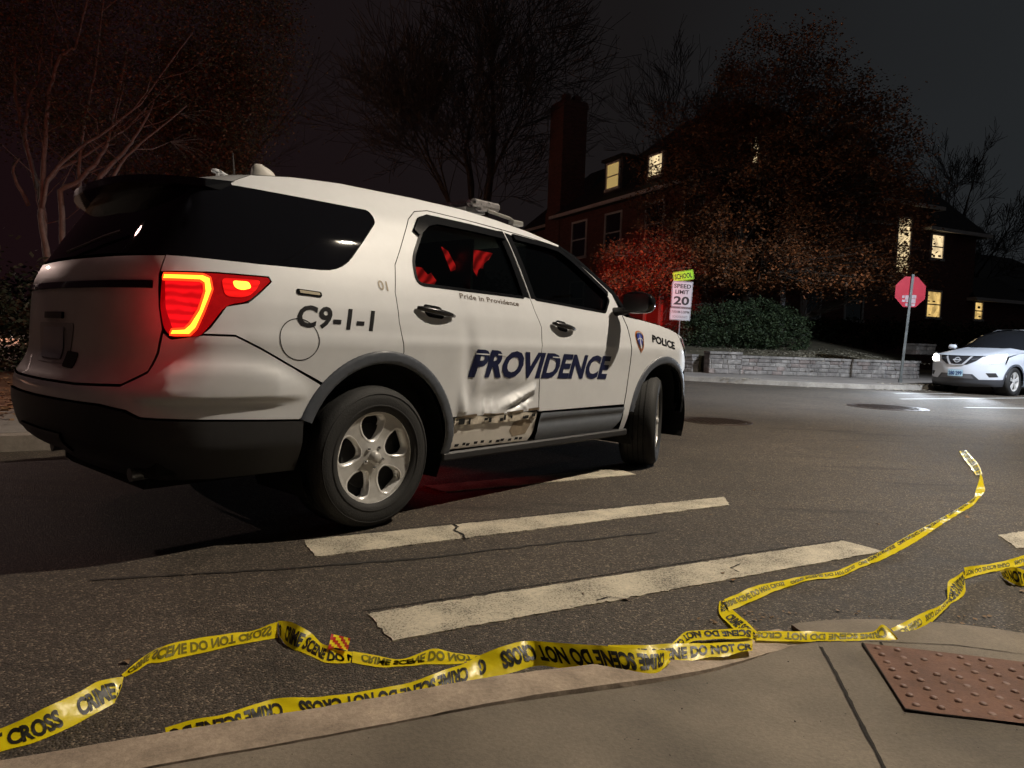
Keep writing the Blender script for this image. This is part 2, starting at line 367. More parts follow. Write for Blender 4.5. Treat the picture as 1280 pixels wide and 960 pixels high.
def panel(name, S, outer, holes, m, parent, o=0., th=.014, step=.04, fn=None, side=1, gap=.0025, mapping=None, label=None):
    outer = inset(dens(outer, step), gap) if gap else dens(outer, step)
    loops = [outer]+[dens(h, step) for h in holes]
    vo, fo, bl = cdt2(loops, step)
    def pos(s, z): 
        p = S.P(s, z, o+(fn(s, z) if fn else 0)); return Vector((p[0], -side*p[1], p[2]))
    V = []; N = []
    for (s, z) in vo:
        e = .004; p = pos(s, z); a = pos(s+e, z)-pos(s-e, z); b = pos(s, z+e)-pos(s, z-e); n = a.cross(b).normalized()*(-side if True else 1)
        X, Y, nx, ny = S.base(s)
        if n.x*nx-n.y*side*ny < 0: n = -n
        V.append(p); N.append(n)
    F = []
    for f in fo:
        a, b, c = (V[i] for i in f[:3]); nn = (b-a).cross(c-a)
        F.append(tuple(f) if nn.dot(N[f[0]]) > 0 else tuple(reversed(f)))
    if th:
        for L_ in bl:
            k = len(L_); base = len(V)
            for i in range(k):
                p, n = V[L_[i]], N[L_[i]]; t = (V[L_[(i+1) % k]]-V[L_[i-1]]); t = t.normalized() if t.length > 1e-7 else Vector((1, 0, 0)); side_n = t.cross(n)
                V.append(p.copy()); V.append(p-n*th); N.append(side_n); N.append(side_n)
            for i in range(k):
                j = (i+1) % k; F.append((base+2*i, base+2*j, base+2*j+1, base+2*i+1))
    return mesh(name, V, F, m, parent, nrm=N, label=label)
# ---------------------------------------------------------------- lettering (built in font) as flat triangles
def glyphs(txt, bold=0., shear=0., cuts_x=None, cuts_y=None, spacing=1.):
    """2-D triangles of a word, cap height 1, starting at x 0; returns verts, faces, width"""
    import bmesh
    c = bpy.data.curves.new('t', 'FONT'); c.body = txt; c.size = 1; c.offset = bold; c.resolution_u = 3; c.space_character = spacing; c.fill_mode = 'FRONT'
    o = bpy.data.objects.new('t', c); col.objects.link(o); dg = bpy.context.evaluated_depsgraph_get(); me = bpy.data.meshes.new_from_object(o.evaluated_get(dg))
    bm = bmesh.new(); bm.from_mesh(me); bmesh.ops.triangulate(bm, faces=bm.faces)
    xs = [v.co.x for v in bm.verts]; x0, x1 = min(xs), max(xs); H = .73
    for v in bm.verts: v.co.x = (v.co.x-x0)/H+shear*v.co.y/H; v.co.y = v.co.y/H
    wd = (x1-x0)/H
    if cuts_x:
        for i in range(1, cuts_x): bmesh.ops.bisect_plane(bm, geom=bm.verts[:]+bm.edges[:]+bm.faces[:], plane_co=(wd*i/cuts_x, 0, 0), plane_no=(1, 0, 0))
    if cuts_y:
        for i in range(1, cuts_y): bmesh.ops.bisect_plane(bm, geom=bm.verts[:]+bm.edges[:]+bm.faces[:], plane_co=(0, i/cuts_y, 0), plane_no=(0, 1, 0))
    bm.verts.index_update(); V = [(v.co.x, v.co.y) for v in bm.verts]; F = [[v.index for v in f.verts] for f in bm.faces]
    bm.free(); bpy.data.objects.remove(o); bpy.data.meshes.remove(me); bpy.data.curves.remove(c)
    return V, F, wd
def on_surf(name, S, g, p0, p1, h, m, parent, off=.0015, side=1, fn=None, label=None, flipn=False):
    """word along p0->p1 in (s,z), cap height h"""
    V, F, wd = g; ux, uz = (p1[0]-p0[0])/wd, (p1[1]-p0[1])/wd; out = []
    for (x, y) in V:
        s, z = p0[0]+ux*x, p0[1]+uz*x+h*y; p = S.P(s, z, off+(fn(s, z) if fn else 0)); out.append((p[0], -side*p[1], p[2]))
    return mesh(name, out, [tuple(reversed(f)) for f in F], m, parent, label=label)
def flat_text(name, g, x0, z0, wd, h, M, m, parent, label=None):
    V, F, w0 = g; return mesh(name, [M @ Vector((x0+x*wd/w0, z0+y*h, 0)) for x, y in V], F, m, parent, label=label)
# ================================================================ POLICE SUV (white, seen from its right rear)
YAW = 0.7181
SPOS = (-1.4113, 4.2452)
SS = Surf(PLAN, SIDE, REAR, FRONT)
suv = thing('police_suv', 'white police SUV with PROVIDENCE lettering and a torn, dented rear door', 'police car', (SPOS[0], SPOS[1], 0), math.pi/2-YAW)
C2 = 2*SS.a
CR, CF, ZC = .04, 2.875, .393
RO, RI = .505, .445
def G(cx, cz, x, z, rx, rz): return math.exp(-((x-cx)/rx)**2-((z-cz)/rz)**2)
def tent(l, w): return max(0., 1-abs(l)/w)
def ramp(x): return max(0., min(1., x))
def dent(s, z):
    d = -.022*G(.95, .655, s, z, .24, .07)-.016*G(.64, .86, s, z, .05, .20)+.010*G(.72, .74, s, z, .05, .20)+.026*G(.60, .58, s, z, .035, .10)
    # shallow oval buckle at the lower left, deepest at its lower rim
    r = math.hypot((s-.83)/.22, (z-.615)/.085)
    d -= .011*ramp((1-r)/.8)**1.6*ramp((.70-z)/.05+.3)
    # short vertical creases inside it
    for (c, zt, w, a_) in ((.775, .640, .022, .013), (.845, .645, .026, .009), (.905, .61, .020, .007)):
        d += a_*tent(s-c-(z-.56)*.35, w)**1.3*ramp((zt-z)/.06)
    # sheet folded over itself, rising to the rear upper corner and ending rounded
    l = (z-.560)-(s-.93)*.36; k = ramp((s-.90)/.10)*ramp((1.255-s)/.045)
    d += .030*tent(l-.012, .048)**1.2*k
    d -= .024*tent(l+.036, .030)*ramp((s-.96)/.07)*ramp((1.24-s)/.04)
    d += .008*tent((s-1.12)+(z-.60)*.9, .03)*ramp((.66-z)/.05)
    return d*ramp((z-.530)/.035)
GB = [(.157, .898), (.14, 1.053), (.148, 1.206), (.194, 1.353), (.294, 1.491), (.397, 1.631), (.47, 1.688), (.579, 1.711)]
DT = [(.579, 1.711), (.9, 1.702), (1.205, 1.686)]
DT2 = [(1.22, 1.685), (1.5, 1.667), (1.784, 1.638)]
AP = [(1.784, 1.638), (1.913, 1.566), (2.08, 1.455), (2.252, 1.337), (2.36, 1.20)]
QW = rpoly([(-.60, 1.637), (.128, 1.637, .07), (.148, 1.58, .06), (-.16, 1.283, .12), (-.60, 1.277)], .0)
W1 = rpoly([(.315, 1.262, .05), (1.195, 1.246, .02), (1.165, 1.655, .02), (.545, 1.668, .06), (.33, 1.40, .08)], .03)
W2 = rpoly([(1.30, 1.243, .02), (2.085, 1.198, .02), (2.19, 1.30, .03), (1.80, 1.57, .05), (1.74, 1.617, .05), (1.27, 1.65, .02)], .03)
LAMP = rpoly([(-1.06, 1.212, .02), (-.81, 1.221), (-.567, 1.221, .015), (-.557, 1.203, .01), (-.63, 1.142), (-.68, 1.104, .03), (-.775, 1.085, .04), (-.845, .994), (-.885, .948, .02), (-1.0, .942, .03), (-1.035, .98), (-1.058, 1.07)], .02)
for side in (1, -1):
    # quarter panel and roof rail
    out = arc(CR, ZC, RO, 135.5, 77, 26)+GB+DT+DT2+[(1.80, 1.655), (1.5, 1.712), (1.2, 1.748), (.9, 1.772), (.5, 1.776), (0, 1.768), (-.3, 1.744), (-.53, 1.71), (-.66, 1.655)] \
        + rpoly([(-.66, 1.637, 0), (.128, 1.637, .07), (.148, 1.58, .06), (-.16, 1.283, .12), (-.60, 1.279, 0), (-1.07, 1.287, 0), (-1.075, 1.214, 0)], .0) + [(-.81, 1.223), (-.562, 1.223), (-.552, 1.203), (-.628, 1.139), (-.678, 1.101), (-.772, 1.082), (-.842, .99), (-.872, .961)] \
        + [(-.743, .96), (-.634, .908), (-.481, .827)]
    qp = panel('quarter_panel', SS, out, [], PAINT, suv, side=side)
    panel('quarter_window', SS, QW, [], GLASSD, suv, o=-.004, side=side, gap=0)
    if side == 1:
        FC = [(-.446+.101*math.cos(a*math.pi/24), .949+.096*math.sin(a*math.pi/24)) for a in range(48)]
        FC2 = [(-.446+.0965*math.cos(a*math.pi/24), .949+.0915*math.sin(a*math.pi/24)) for a in range(48)]
        panel('fuel_door_gap', SS, FC, [FC2], DARK, qp, o=.0012, th=0, gap=0, step=.02)
        mk = panel('side_marker', SS, rpoly([(-.437, 1.184), (-.305, 1.176), (-.303, 1.148), (-.435, 1.154)], .012), [], GLOSSB, qp, o=.006, th=.01, step=.02)
        panel('marker_lens', SS, rpoly([(-.425, 1.179), (-.315, 1.172), (-.314, 1.154), (-.424, 1.160)], .006), [], mat('amber_lens', (.42, .36, .24), .25, coat=.5), mk, o=.008, th=.002, step=.02)
    # tail lamp
    red = mat('tail_lens', (.35, .006, .006), .12, coat=1., emit=(1, .003, .008), estr=.13, var=.35, vscale=22)
    redh = lit_striped('tail_hot', (1, .006, .010), .85, 9, lo=.45, dist=4); red2 = lit('tail_rim', (1, .05, .008), 1.5); amb = lit('tail_tube', (1, .42, .02), 3.2)
    tl = panel('tail_lamp', SS, LAMP, [], red, suv, o=.004, th=.03, side=side, step=.03)
    panel('brake_reflector', SS, rpoly([(-1.045, 1.19), (-.865, 1.19), (-.865, 1.13), (-.925, .99), (-.99, .965), (-1.03, 1.06)], .02), [], redh, tl, o=.007, th=.002, side=side, step=.03)
    tube = [(-1.05, 1.205), (-.87, 1.209), (-.838, 1.198), (-.832, 1.15), (-.872, 1.05), (-.90, .985), (-.925, .957), (-1.0, .955), (-.995, .975), (-.945, .98), (-.925, 1.0), (-.89, 1.06), (-.864, 1.14), (-.866, 1.175), (-.885, 1.185), (-1.05, 1.183)]
    tb_ = panel('light_tube', SS, tube, [], red2, tl, o=.0105, th=.003, side=side, step=.02, gap=-.006)
    panel('tube_core', SS, tube, [], amb, tb_, o=.0135, th=.001, side=side, step=.02, gap=.004)
    panel('turn_bulb', SS, rpoly([(-.742, 1.196), (-.665, 1.196), (-.655, 1.165), (-.70, 1.152), (-.735, 1.162)], .02), [], lit('bulb_hot', (1, .42, .03), 2.8), tl, o=.0105, th=.003, side=side, step=.02)
    panel('bulb_halo', SS, rpoly([(-.79, 1.205), (-.60, 1.207), (-.64, 1.15), (-.69, 1.12), (-.78, 1.12)], .03), [], lit_striped('halo_red', (1, .01, .008), 1.0, 12, lo=.6, dist=3), tl, o=.0075, th=.002, side=side, step=.02)
    # rear door
    fd = dent if side == 1 else None
    bg = [(1.285, .60), (1.281, .72), (1.279, .907), (1.303, 1.064), (1.268, 1.16), (1.252, 1.235), (1.235, 1.45), (1.212, 1.684)]
    lowz = .535
    arcd = [p for p in arc(CR, ZC, RO, 77, 16.6, 22)]
    rd = panel('rear_door', SS, GB[:1]+GB[1:]+DT[1:-1]+[(1.209, 1.684)]+list(reversed(bg[:-1]))+[(1.287, lowz)]+[(.9, lowz-.006), (.53, lowz)]+list(reversed(arcd)), [W1], PAINT, suv, side=side, fn=fd, step=.012,
               label='dented right rear door, its lower cladding torn off' if side == 1 else None)
    panel('door_window', SS, W1, [], GLASS, rd, o=-.014, th=.004, side=side)
    panel('window_seal', SS, inset(dens(W1, .04), -.010), [inset(dens(W1, .04), .008)], GLOSSB, rd, o=.002, th=.012, gap=0, side=side)
    panel('rain_guard', SS, [(.43, 1.545), (.40, 1.575), (.47, 1.655), (.545, 1.682), (.9, 1.676), (1.19, 1.664), (1.19, 1.618), (.9, 1.628), (.60, 1.632), (.53, 1.612)], [], GLOSSB, rd, o=.018, th=.014, side=side, gap=0)
    panel('pillar_trim', SS, [(1.195, 1.25), (1.245, 1.243), (1.207, 1.672), (1.165, 1.672)], [], GLOSSB, rd, o=.003, th=.006, side=side, gap=0)
    if side == 1:
        lowd = lambda s, z: -.008-.006*math.sin(min(1, max(0, (z-.36)/.15))*math.pi)
        panel('door_shell', SS, [(.545, .527), (1.283, .527), (1.283, .40), (1.24, .338), (.53, .345), (.545, .40)], [], PAINT2, rd, fn=lowd, side=side, step=.03, label='bare lower door metal behind the missing cladding')
        rail = mat('bare_rail', (.58, .52, .43), .55, var=.45, vscale=18, bump=.3, bscale=30)
        panel('clip_rail', SS, [(.55, .528), (.7, .532), (.9, .525), (1.1, .531), (1.27, .528), (1.27, .487), (.9, .480), (.55, .488)], [], rail, rd, o=-.001, side=side, gap=0, th=.008, step=.03, fn=lambda s, z: .002*math.sin(30*s))
        sc_ = mat('scraped_metal', (.20, .15, .10), .6, .4, var=.5, vscale=25)
        panel('scrape_edge', SS, [(.56, .540), (.75, .546), (.9, .537), (1.05, .543), (1.28, .556), (1.28, .540), (1.0, .531), (.8, .534), (.56, .530)], [], sc_, rd, o=.004, side=side, gap=0, th=.008, step=.012, fn=lambda s, z: .005*math.sin(31*s)+.002*math.sin(75*s))
        rnd = random.Random(5); slot = MB()
        for i, sx_ in enumerate((.585, .60, .66, .795, .83, .93, .96, 1.02, 1.14, 1.165, 1.23)):
            ww = rnd.uniform(.007, .02); zz = .505+rnd.uniform(-.006, .006); hh = rnd.uniform(.007, .018)
            for (dz, off) in ((0, -.003),):
                P_ = [SS.P(sx_+a*ww, zz+b*hh, off+.009) for a, b in ((-1, -1), (1, -1), (1.1, 1), (-.8, 1))]
                slot.add([(p[0], -p[1], p[2]) for p in P_], [(0, 1, 2, 3)])
        for i in range(11):
            sx_ = .585+i*.058+rnd.uniform(-.014, .014); zz = .362+rnd.uniform(0, .010)
            P_ = [SS.P(sx_+a*rnd.uniform(.010, .02), zz+b*.008, -.004) for a, b in ((-1, -1), (1, -1), (1, 1), (-1, 1))]
            slot.add([(p[0], -p[1], p[2]) for p in P_], [(0, 1, 2, 3)])
        slot.build('clip_slots', DARK, rd)
        # hanging strips of torn tape residue / scratches
        panel('scratch', SS, [(1.06, .47), (1.20, .50), (1.24, .46), (1.20, .39), (1.08, .38), (1.04, .42)], [], mat('primer_patch', (.36, .29, .21), .7, var=.3, vscale=15), rd, o=-.0065, fn=lambda s, z: lowd(s, z)+.008, side=side, th=0, gap=0)
    else:
        panel('door_cladding', SS, [(.545, .527), (1.283, .527), (1.283, .34), (.53, .335), (.545, .40)], [], GREYP, rd, o=.006, side=side)
    # front door
    fg = [(2.30, 1.19), (2.335, 1.10), (2.354, 1.011), (2.35, .845), (2.32, .62), (2.30, .525)]
    fdoor = panel('front_door', SS, [(1.289, .527)]+[(a+.0, b) for a, b in bg]+DT2[1:]+AP[1:-1]+fg, [W2], PAINT, suv, side=side)
    panel('door_window', SS, W2, [], GLASS, fdoor, o=-.014, th=.004, side=side)
    panel('window_seal', SS, inset(dens(W2, .04), -.010), [inset(dens(W2, .04), .008)], GLOSSB, fdoor, o=.002, th=.012, gap=0, side=side)
    panel('rain_guard', SS, [(1.29, 1.628), (1.29, 1.668), (1.6, 1.650), (1.755, 1.632), (1.87, 1.573), (2.18, 1.352), (2.165, 1.32), (1.84, 1.545), (1.73, 1.60), (1.6, 1.615)], [], GLOSSB, fdoor, o=.018, th=.014, side=side, gap=0)
    panel('pillar_trim', SS, [(1.262, 1.243), (1.305, 1.243), (1.272, 1.66), (1.225, 1.668)], [], GLOSSB, fdoor, o=.003, th=.006, side=side, gap=0)
    panel('a_pillar', SS, AP+[(2.42, 1.185), (2.30, 1.36), (2.12, 1.475), (1.94, 1.595), (1.80, 1.655)], [], GLOSSB, suv, o=.001, side=side, th=.04)
    cl = panel('door_cladding', SS, rpoly([(1.292, .522), (2.30, .510), (2.285, .40), (2.20, .318), (1.34, .312), (1.30, .345)], .02), [], GREYP, fdoor, o=.004, side=side, th=.03,
               fn=lambda s, z: .010*(1/(1+math.exp(-(z-.478)*260)))-.004*math.exp(-((z-.440)/.006)**2)-.012*max(0, (.40-z)/.09))
    # fender
    fen = [(2.307, 1.188), (2.36, 1.177), (2.6, 1.158), (2.825, 1.130), (3.0, 1.10), (3.10, 1.075), (3.16, 1.02), (3.22, .93), (3.30, .86), (3.36, .79)]
    fd_ = panel('front_fender', SS, fen+[(3.36, .78)]+arc(CF, ZC, .49, 46, 173, 30)+[(2.375, .32), (2.31, .32)]+[(a+.006, b) for a, b in reversed(fg[:])][0:5], [], PAINT, suv, side=side)
    # flares
    for c, ro, ri, a0, a1 in ((CR, RO+.004, RI, -8, 158), (CF, .493, .43, -2, 171)):
        o_ = arc(c, ZC, ro, a0, a1, 48)+arc(c, ZC, ri, a1, a0, 44)
        if c == CF: o_ = arc(c, ZC, ro, 2, 171, 48)+arc(c, ZC, ri, 171, 2, 44)
        panel('wheel_arch_flare', SS, o_, [], FLARE, suv, o=.001, th=.07, side=side, gap=0, step=.02, fn=lambda s, z, c=c, ro=ro, ri=ri: .013*math.sqrt(max(0, 1-(2*((math.hypot(s-c, z-ZC)-ri)/(ro-ri))-1)**4)))
    # wheel wells
    for c, r_ in ((CR, .455), (CF, .44)):
        b = MB(); V = []; F = []
        for i in range(33):
            a = R(-25+230*i/32)
            for L_ in (.945, .50): V.append((c+r_*math.cos(a), -side*L_, ZC+r_*math.sin(a)))
        F = [(2*i, 2*i+1, 2*i+3, 2*i+2) for i in range(32)]; b.add(V, F); n = len(b.V)
        b.add([(c+(r_)*math.cos(R(-25+230*i/32)), -side*.5, ZC+r_*math.sin(R(-25+230*i/32))) for i in range(33)], [tuple(range(33))])
        b.build('wheel_well', DARK, suv)
    # black inner shell behind every gap
    shell = [(-1.0, .45)]+[(-.42, .45)]+arc(CR, ZC, RI+.012, 172, 8, 30)+[(.53, .36), (2.38, .34)]+arc(CF, ZC, .442, 172, 8, 30)+[(3.32, .5), (3.25, .9), (3.08, 1.05), (2.4, 1.14), (2.25, 1.31), (1.78, 1.60), (1.2, 1.66), (.58, 1.68), (-.55, 1.66), (-.62, 1.64), (-.62, 1.27), (-1.02, 1.26)]
    panel('inner_shell', SS, shell, [inset(dens(W1, .05), -.018), inset(dens(W2, .05), -.018)], DARK, suv, o=-.045, th=.02, side=side, gap=0, step=.06)
# hatch, bumper, rear glass run right round the back
def mir(l): return [(C2-s, z) for s, z in reversed(l)]
ht = [(-1.073, 1.285), (-1.078, 1.20), (-1.062, 1.07), (-1.04, .975), (-1.06, .88), (-1.095, .80), (-1.2, .742), (-1.5, .730)]
hatch = panel('rear_hatch', SS, ht+mir(ht), [], mat('hatch_paint', (.60, .57, .54), .38, coat=.5, var=.12, vscale=4), suv, step=.04)
panel('hatch_strip', SS, [(-1.10, 1.178), (C2+1.10, 1.178), (C2+1.10, 1.148), (-1.10, 1.142)], [], GLOSSB, hatch, o=.010, th=.012, step=.03)
panel('plate_recess', SS, rpoly([(-1.66, .99), (C2+1.66, .99), (C2+1.70, .80), (-1.70, .80)], .03), [], mat('recess_grey', (.30, .28, .28), .5), hatch, o=.003, th=.004, step=.03)
panel('plate', SS, rpoly([(-1.76, .97), (C2+1.76, .97), (C2+1.76, .82), (-1.76, .82)], .01), [], mat('plate_white', (.26, .27, .32), .35), hatch, o=.008, th=.003, step=.03)
panel('hatch_handle', SS, rpoly([(-1.78, 1.04), (C2+1.78, 1.04), (C2+1.78, 1.005), (-1.78, 1.005)], .01), [], BLACKP, hatch, o=.012, th=.012, step=.03)
panel('grab_recess', SS, rpoly([(-1.60, .86), (-1.72, .865), (-1.72, .79), (-1.60, .785)], .02), [], DARK, hatch, o=.006, th=.004, step=.03)
gl = [(-.60, 1.637), (-.60, 1.277), (-1.07, 1.289), (-1.5, 1.300)]
rg = panel('rear_glass', SS, gl+mir(gl), [], GLASSD, suv, o=-.004, step=.05, gap=0)
wb = MB(); q_ = [SS.P(C2/2+a, z, .02) for a, z in ((0, 1.32), (.15, 1.345), (.32, 1.38), (.45, 1.40))]; wb.tube([(p[0], -p[1], p[2]) for p in q_], .008); wb.build('rear_wiper', BLACKP, rg)
bt = [(-.321, .735), (-.481, .822), (-.634, .903), (-.743, .955), (-.872, .956), (-1.0, .935), (-1.036, .96), (-1.055, .875), (-1.09, .795), (-1.2, .735), (-1.5, .724)]
def bhump(s, z):
    s = s if s > SS.a else C2-s
    k = min(1, max(0, (s+1.14)/.14))*min(1, max(0, (-.38-s)/.18))
    top = .835-.10*abs((s+.80)/.40)**2.4
    return k*(.030/(1+math.exp((z-top)*60)))*(1-.0)/(1+math.exp(-(z-.675)*160))+.0
bl = [(-.44, .583), (-.80, .600), (-1.10, .612), (-1.16, .640), (-1.30, .655), (-1.6, .655)]
bo = bt+[(C2-s, z) for s, z in reversed(bt)]+list(reversed(arc(CR, ZC, RO, 158, 137, 8)))[::-1][0:0]+[(C2-s, z) for s, z in arc(CR, ZC, RO, 137, 157, 8)]+[(C2-s, z) for s, z in bl]+[(s, z) for s, z in reversed(bl)]+arc(CR, ZC, RO, 157, 137, 8)
bump = panel('rear_bumper', SS, bo, [], PAINT, suv, fn=bhump, step=.03)
bb = [(-.42, .578), (-.80, .596), (-1.10, .608), (-1.16, .636), (-1.30, .651), (-1.6, .651)]
b2 = [(-1.6, .30), (-1.2, .31), (-.9, .335), (-.42, .335)]
panel('bumper_cladding', SS, bb+[(C2-s, z) for s, z in reversed(bb)]+[(C2-s, z) for s, z in reversed(b2)]+b2, [], BLACKP, bump, o=.008, th=.05, fn=lambda s, z: -.25*max(0, .47-z), step=.04)
panel('tow_trim', SS, rpoly([(-1.62, .50), (C2+1.62, .50), (C2+1.66, .40), (-1.66, .40)], .02), [], mat('skid_grey', (.10, .10, .11), .5), bump, o=.02, fn=lambda s, z: -.25*max(0, .47-z), step=.04)
ex = MB()
for L_ in (.52, -.52):
    ex = MB(); ex.tube([(-.9, -L_, .33), (-1.0, -L_, .325)], .03, 14); ex.build('exhaust_tip', STEELM, suv)
# roof, spoiler, windshield, hood
def surfgrid(name, fn, nu, nv, m, parent, **k):
    V = [fn(i/nu, j/nv) for i in range(nu+1) for j in range(nv+1)]
    F = [(i*(nv+1)+j, i*(nv+1)+j+1, (i+1)*(nv+1)+j+1, (i+1)*(nv+1)+j) for i in range(nu) for j in range(nv)]
    return mesh(name, V, F, m, parent, smooth=True, **k)
RAIL = [(-.66, 1.655), (-.53, 1.71), (-.3, 1.744), (0, 1.768), (.5, 1.776), (.9, 1.772), (1.2, 1.748), (1.5, 1.712), (1.80, 1.655)]
def railz(s): return float(np.interp(s, [a for a, b in RAIL], [b for a, b in RAIL]))
def roofP(u, v):
    s = -.66+2.46*u; p = SS.P(s, railz(s)); t = 1-2*v; bulge = (1-abs(t)**2.2)
    xr = p[0]; 
    if u < .3: xr = p[0]+(-1.02-(-.66+.0)+.36)*0
    back = max(0, 1-u/.12); xr -= back*.10*(1-abs(t)**3)
    frontk = max(0, (u-.85)/.15); xr += frontk*.10*bulge
    return (xr, -p[1]*t, p[2]+.030*bulge)
roof = surfgrid('roof', roofP, 50, 24, PAINT, suv)
# spoiler
sp = MB(); V = []; n = 25
for i in range(n):
    v = i/(n-1); t = 1-2*v; p = roofP(0, v); q = SS.P(-.66, 1.64); k = (1-abs(t)**3)
    V += [(p[0]+.02, p[1], p[2]+.004), (p[0]-.13-.11*k, p[1]*1.04, p[2]-.012), (p[0]-.13-.11*k, p[1]*1.04, p[2]-.045), (p[0]+.0, p[1]*1.02, p[2]-.055)]
F = []
for i in range(n-1):
    for k in range(4): F.append((i*4+k, (i+1)*4+k, (i+1)*4+(k+1) % 4, i*4+(k+1) % 4))
F += [(0, 1, 2, 3), tuple((n-1)*4+k for k in (3, 2, 1, 0))]
mesh('rear_spoiler', V, F, GLOSSB, roof)
WE = [(1.80, 1.655), (1.94, 1.595), (2.12, 1.475), (2.30, 1.36), (2.42, 1.185)]
def wsP(u, v):
    x = u*4; i = min(3, int(x)); f = x-i; s = WE[i][0]*(1-f)+WE[i+1][0]*f; z = WE[i][1]*(1-f)+WE[i+1][1]*f
    p = SS.P(s, z); t = 1-2*v; b = 1-t*t
    return (p[0]+b*(.10+.26*u), -p[1]*t, p[2]+b*(.030-.03*u))
ws = surfgrid('windshield', wsP, 12, 16, GLASS, suv)
HE = [(2.40, 1.186), (2.6, 1.160), (2.825, 1.132), (3.0, 1.102), (3.10, 1.075), (3.20, 1.03)]
def hoodP(u, v):
    x = u*5; i = min(4, int(x)); f = x-i; s = HE[i][0]*(1-f)+HE[i+1][0]*f; z = HE[i][1]*(1-f)+HE[i+1][1]*f
    p = SS.P(s, z); t = 1-2*v; b = 1-abs(t)**2.6; xc = 2.78+.88*u; zc = 1.175-.13*u-.06*u**3
    return (p[0]+(xc-p[0])*b, -p[1]*t, p[2]+(zc-p[2])*(1-abs(t)**2.6)+.012*math.exp(-((abs(t)-.55)/.12)**2)*(1-u*.5))
surfgrid('hood', hoodP, 24, 30, PAINT, suv)
B2 = 2*SS.b
ff = [(3.365, .79), (3.30, .86), (3.22, .93), (3.16, 1.02), (3.115, 1.07), (3.25, 1.045), (3.6, 1.0), (3.9, .985)]
fl = [(3.9, .27), (3.5, .28), (3.36, .30)]
fb = panel('front_bumper', SS, [(B2-s, z) for s, z in ff[::-1]][0:0]+ff+[(B2-s, z) for s, z in reversed(ff)]+[(B2-s, z) for s, z in reversed(fl)]+fl, [], PAINT, suv)
for sd in (1, -1):
    hl = panel('headlight', SS, rpoly([(3.155, 1.045), (3.24, 1.03), (3.75, .965), (3.72, .87), (3.34, .865), (3.24, .92)], .03), [], mat('headlight_lens', (.55, .6, .66), .08, coat=1., metal=.5), suv, o=.008, th=.02, side=sd)
gr = panel('grille', SS, rpoly([(3.80, .945), (B2-3.80, .945), (B2-3.74, .62), (3.74, .62)], .04), [], GLOSSB, fb, o=.010, th=.02)
for k in range(3): panel('grille_bar', SS, [(3.82, .88-.08*k), (B2-3.82, .88-.08*k), (B2-3.82, .86-.08*k), (3.82, .86-.08*k)], [], BLACKP, gr, o=.022, th=.015)
panel('lower_intake', SS, rpoly([(3.62, .52), (B2-3.62, .52), (B2-3.72, .33), (3.72, .33)], .04), [], BLACKP, fb, o=.008, th=.02)
# under body, rockers
ub = MB(); ub.box(-.95, 3.45, -.50, .50, .24, .50, bev=.03); ub.box(.50, 2.42, -.86, .86, .30, .46, bev=.03); ub.box(-1.0, -.42, -.8, .8, .36, .55); ub.box(3.32, 3.5, -.75, .75, .30, .6)
ub.box(-.95, 2.35, -.82, .82, .50, .98)
ub.build('underbody', DARK, suv)
rk = MB()
for sd in (1, -1): rk.box(.49, 2.40, -sd*.925-.03, -sd*.925+.03, .285, .335, bev=.01)
rk.build('rocker', BLACKP, suv)
# interior: seats, cage, wheel
for y in (-.40, .40):
    it = MB(); it.box(1.18, 1.32, y-.26, y+.26, .95, 1.27, bev=.04); st_o = it.build('seat', SEAT, suv); it = MB(); it.box(1.17, 1.27, y-.12, y+.12, 1.30, 1.46, bev=.03); it.build('headrest', SEAT, st_o)
it = MB(); it.box(.05, .20, -.66, .66, .9, 1.25, bev=.04); it.build('rear_bench', SEAT, suv)
cg = MB(); cg.box(.98, 1.0, -.64, .64, .98, 1.60)
cg.build('prisoner_partition', mat('partition', (.03, .035, .03), .3), suv)
# glowing red panels inside, standing in for red reflections in the rear door window
red_reflection = lit_striped('painted_reflection', (1, .02, .018), .85, 5, lo=.25, rot=(0, .9, .3), dist=3)
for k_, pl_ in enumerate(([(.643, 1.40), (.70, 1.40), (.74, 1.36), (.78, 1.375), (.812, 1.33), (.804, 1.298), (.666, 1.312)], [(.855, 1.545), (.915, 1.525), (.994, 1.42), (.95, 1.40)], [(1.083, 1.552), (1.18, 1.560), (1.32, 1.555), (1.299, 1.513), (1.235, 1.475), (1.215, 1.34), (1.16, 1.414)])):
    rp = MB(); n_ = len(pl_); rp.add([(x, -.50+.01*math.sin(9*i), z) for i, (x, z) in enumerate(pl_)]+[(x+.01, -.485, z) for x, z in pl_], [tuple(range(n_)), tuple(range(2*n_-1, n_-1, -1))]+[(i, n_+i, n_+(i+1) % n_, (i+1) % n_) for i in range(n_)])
    rp.build('reflection_panel', red_reflection, suv)
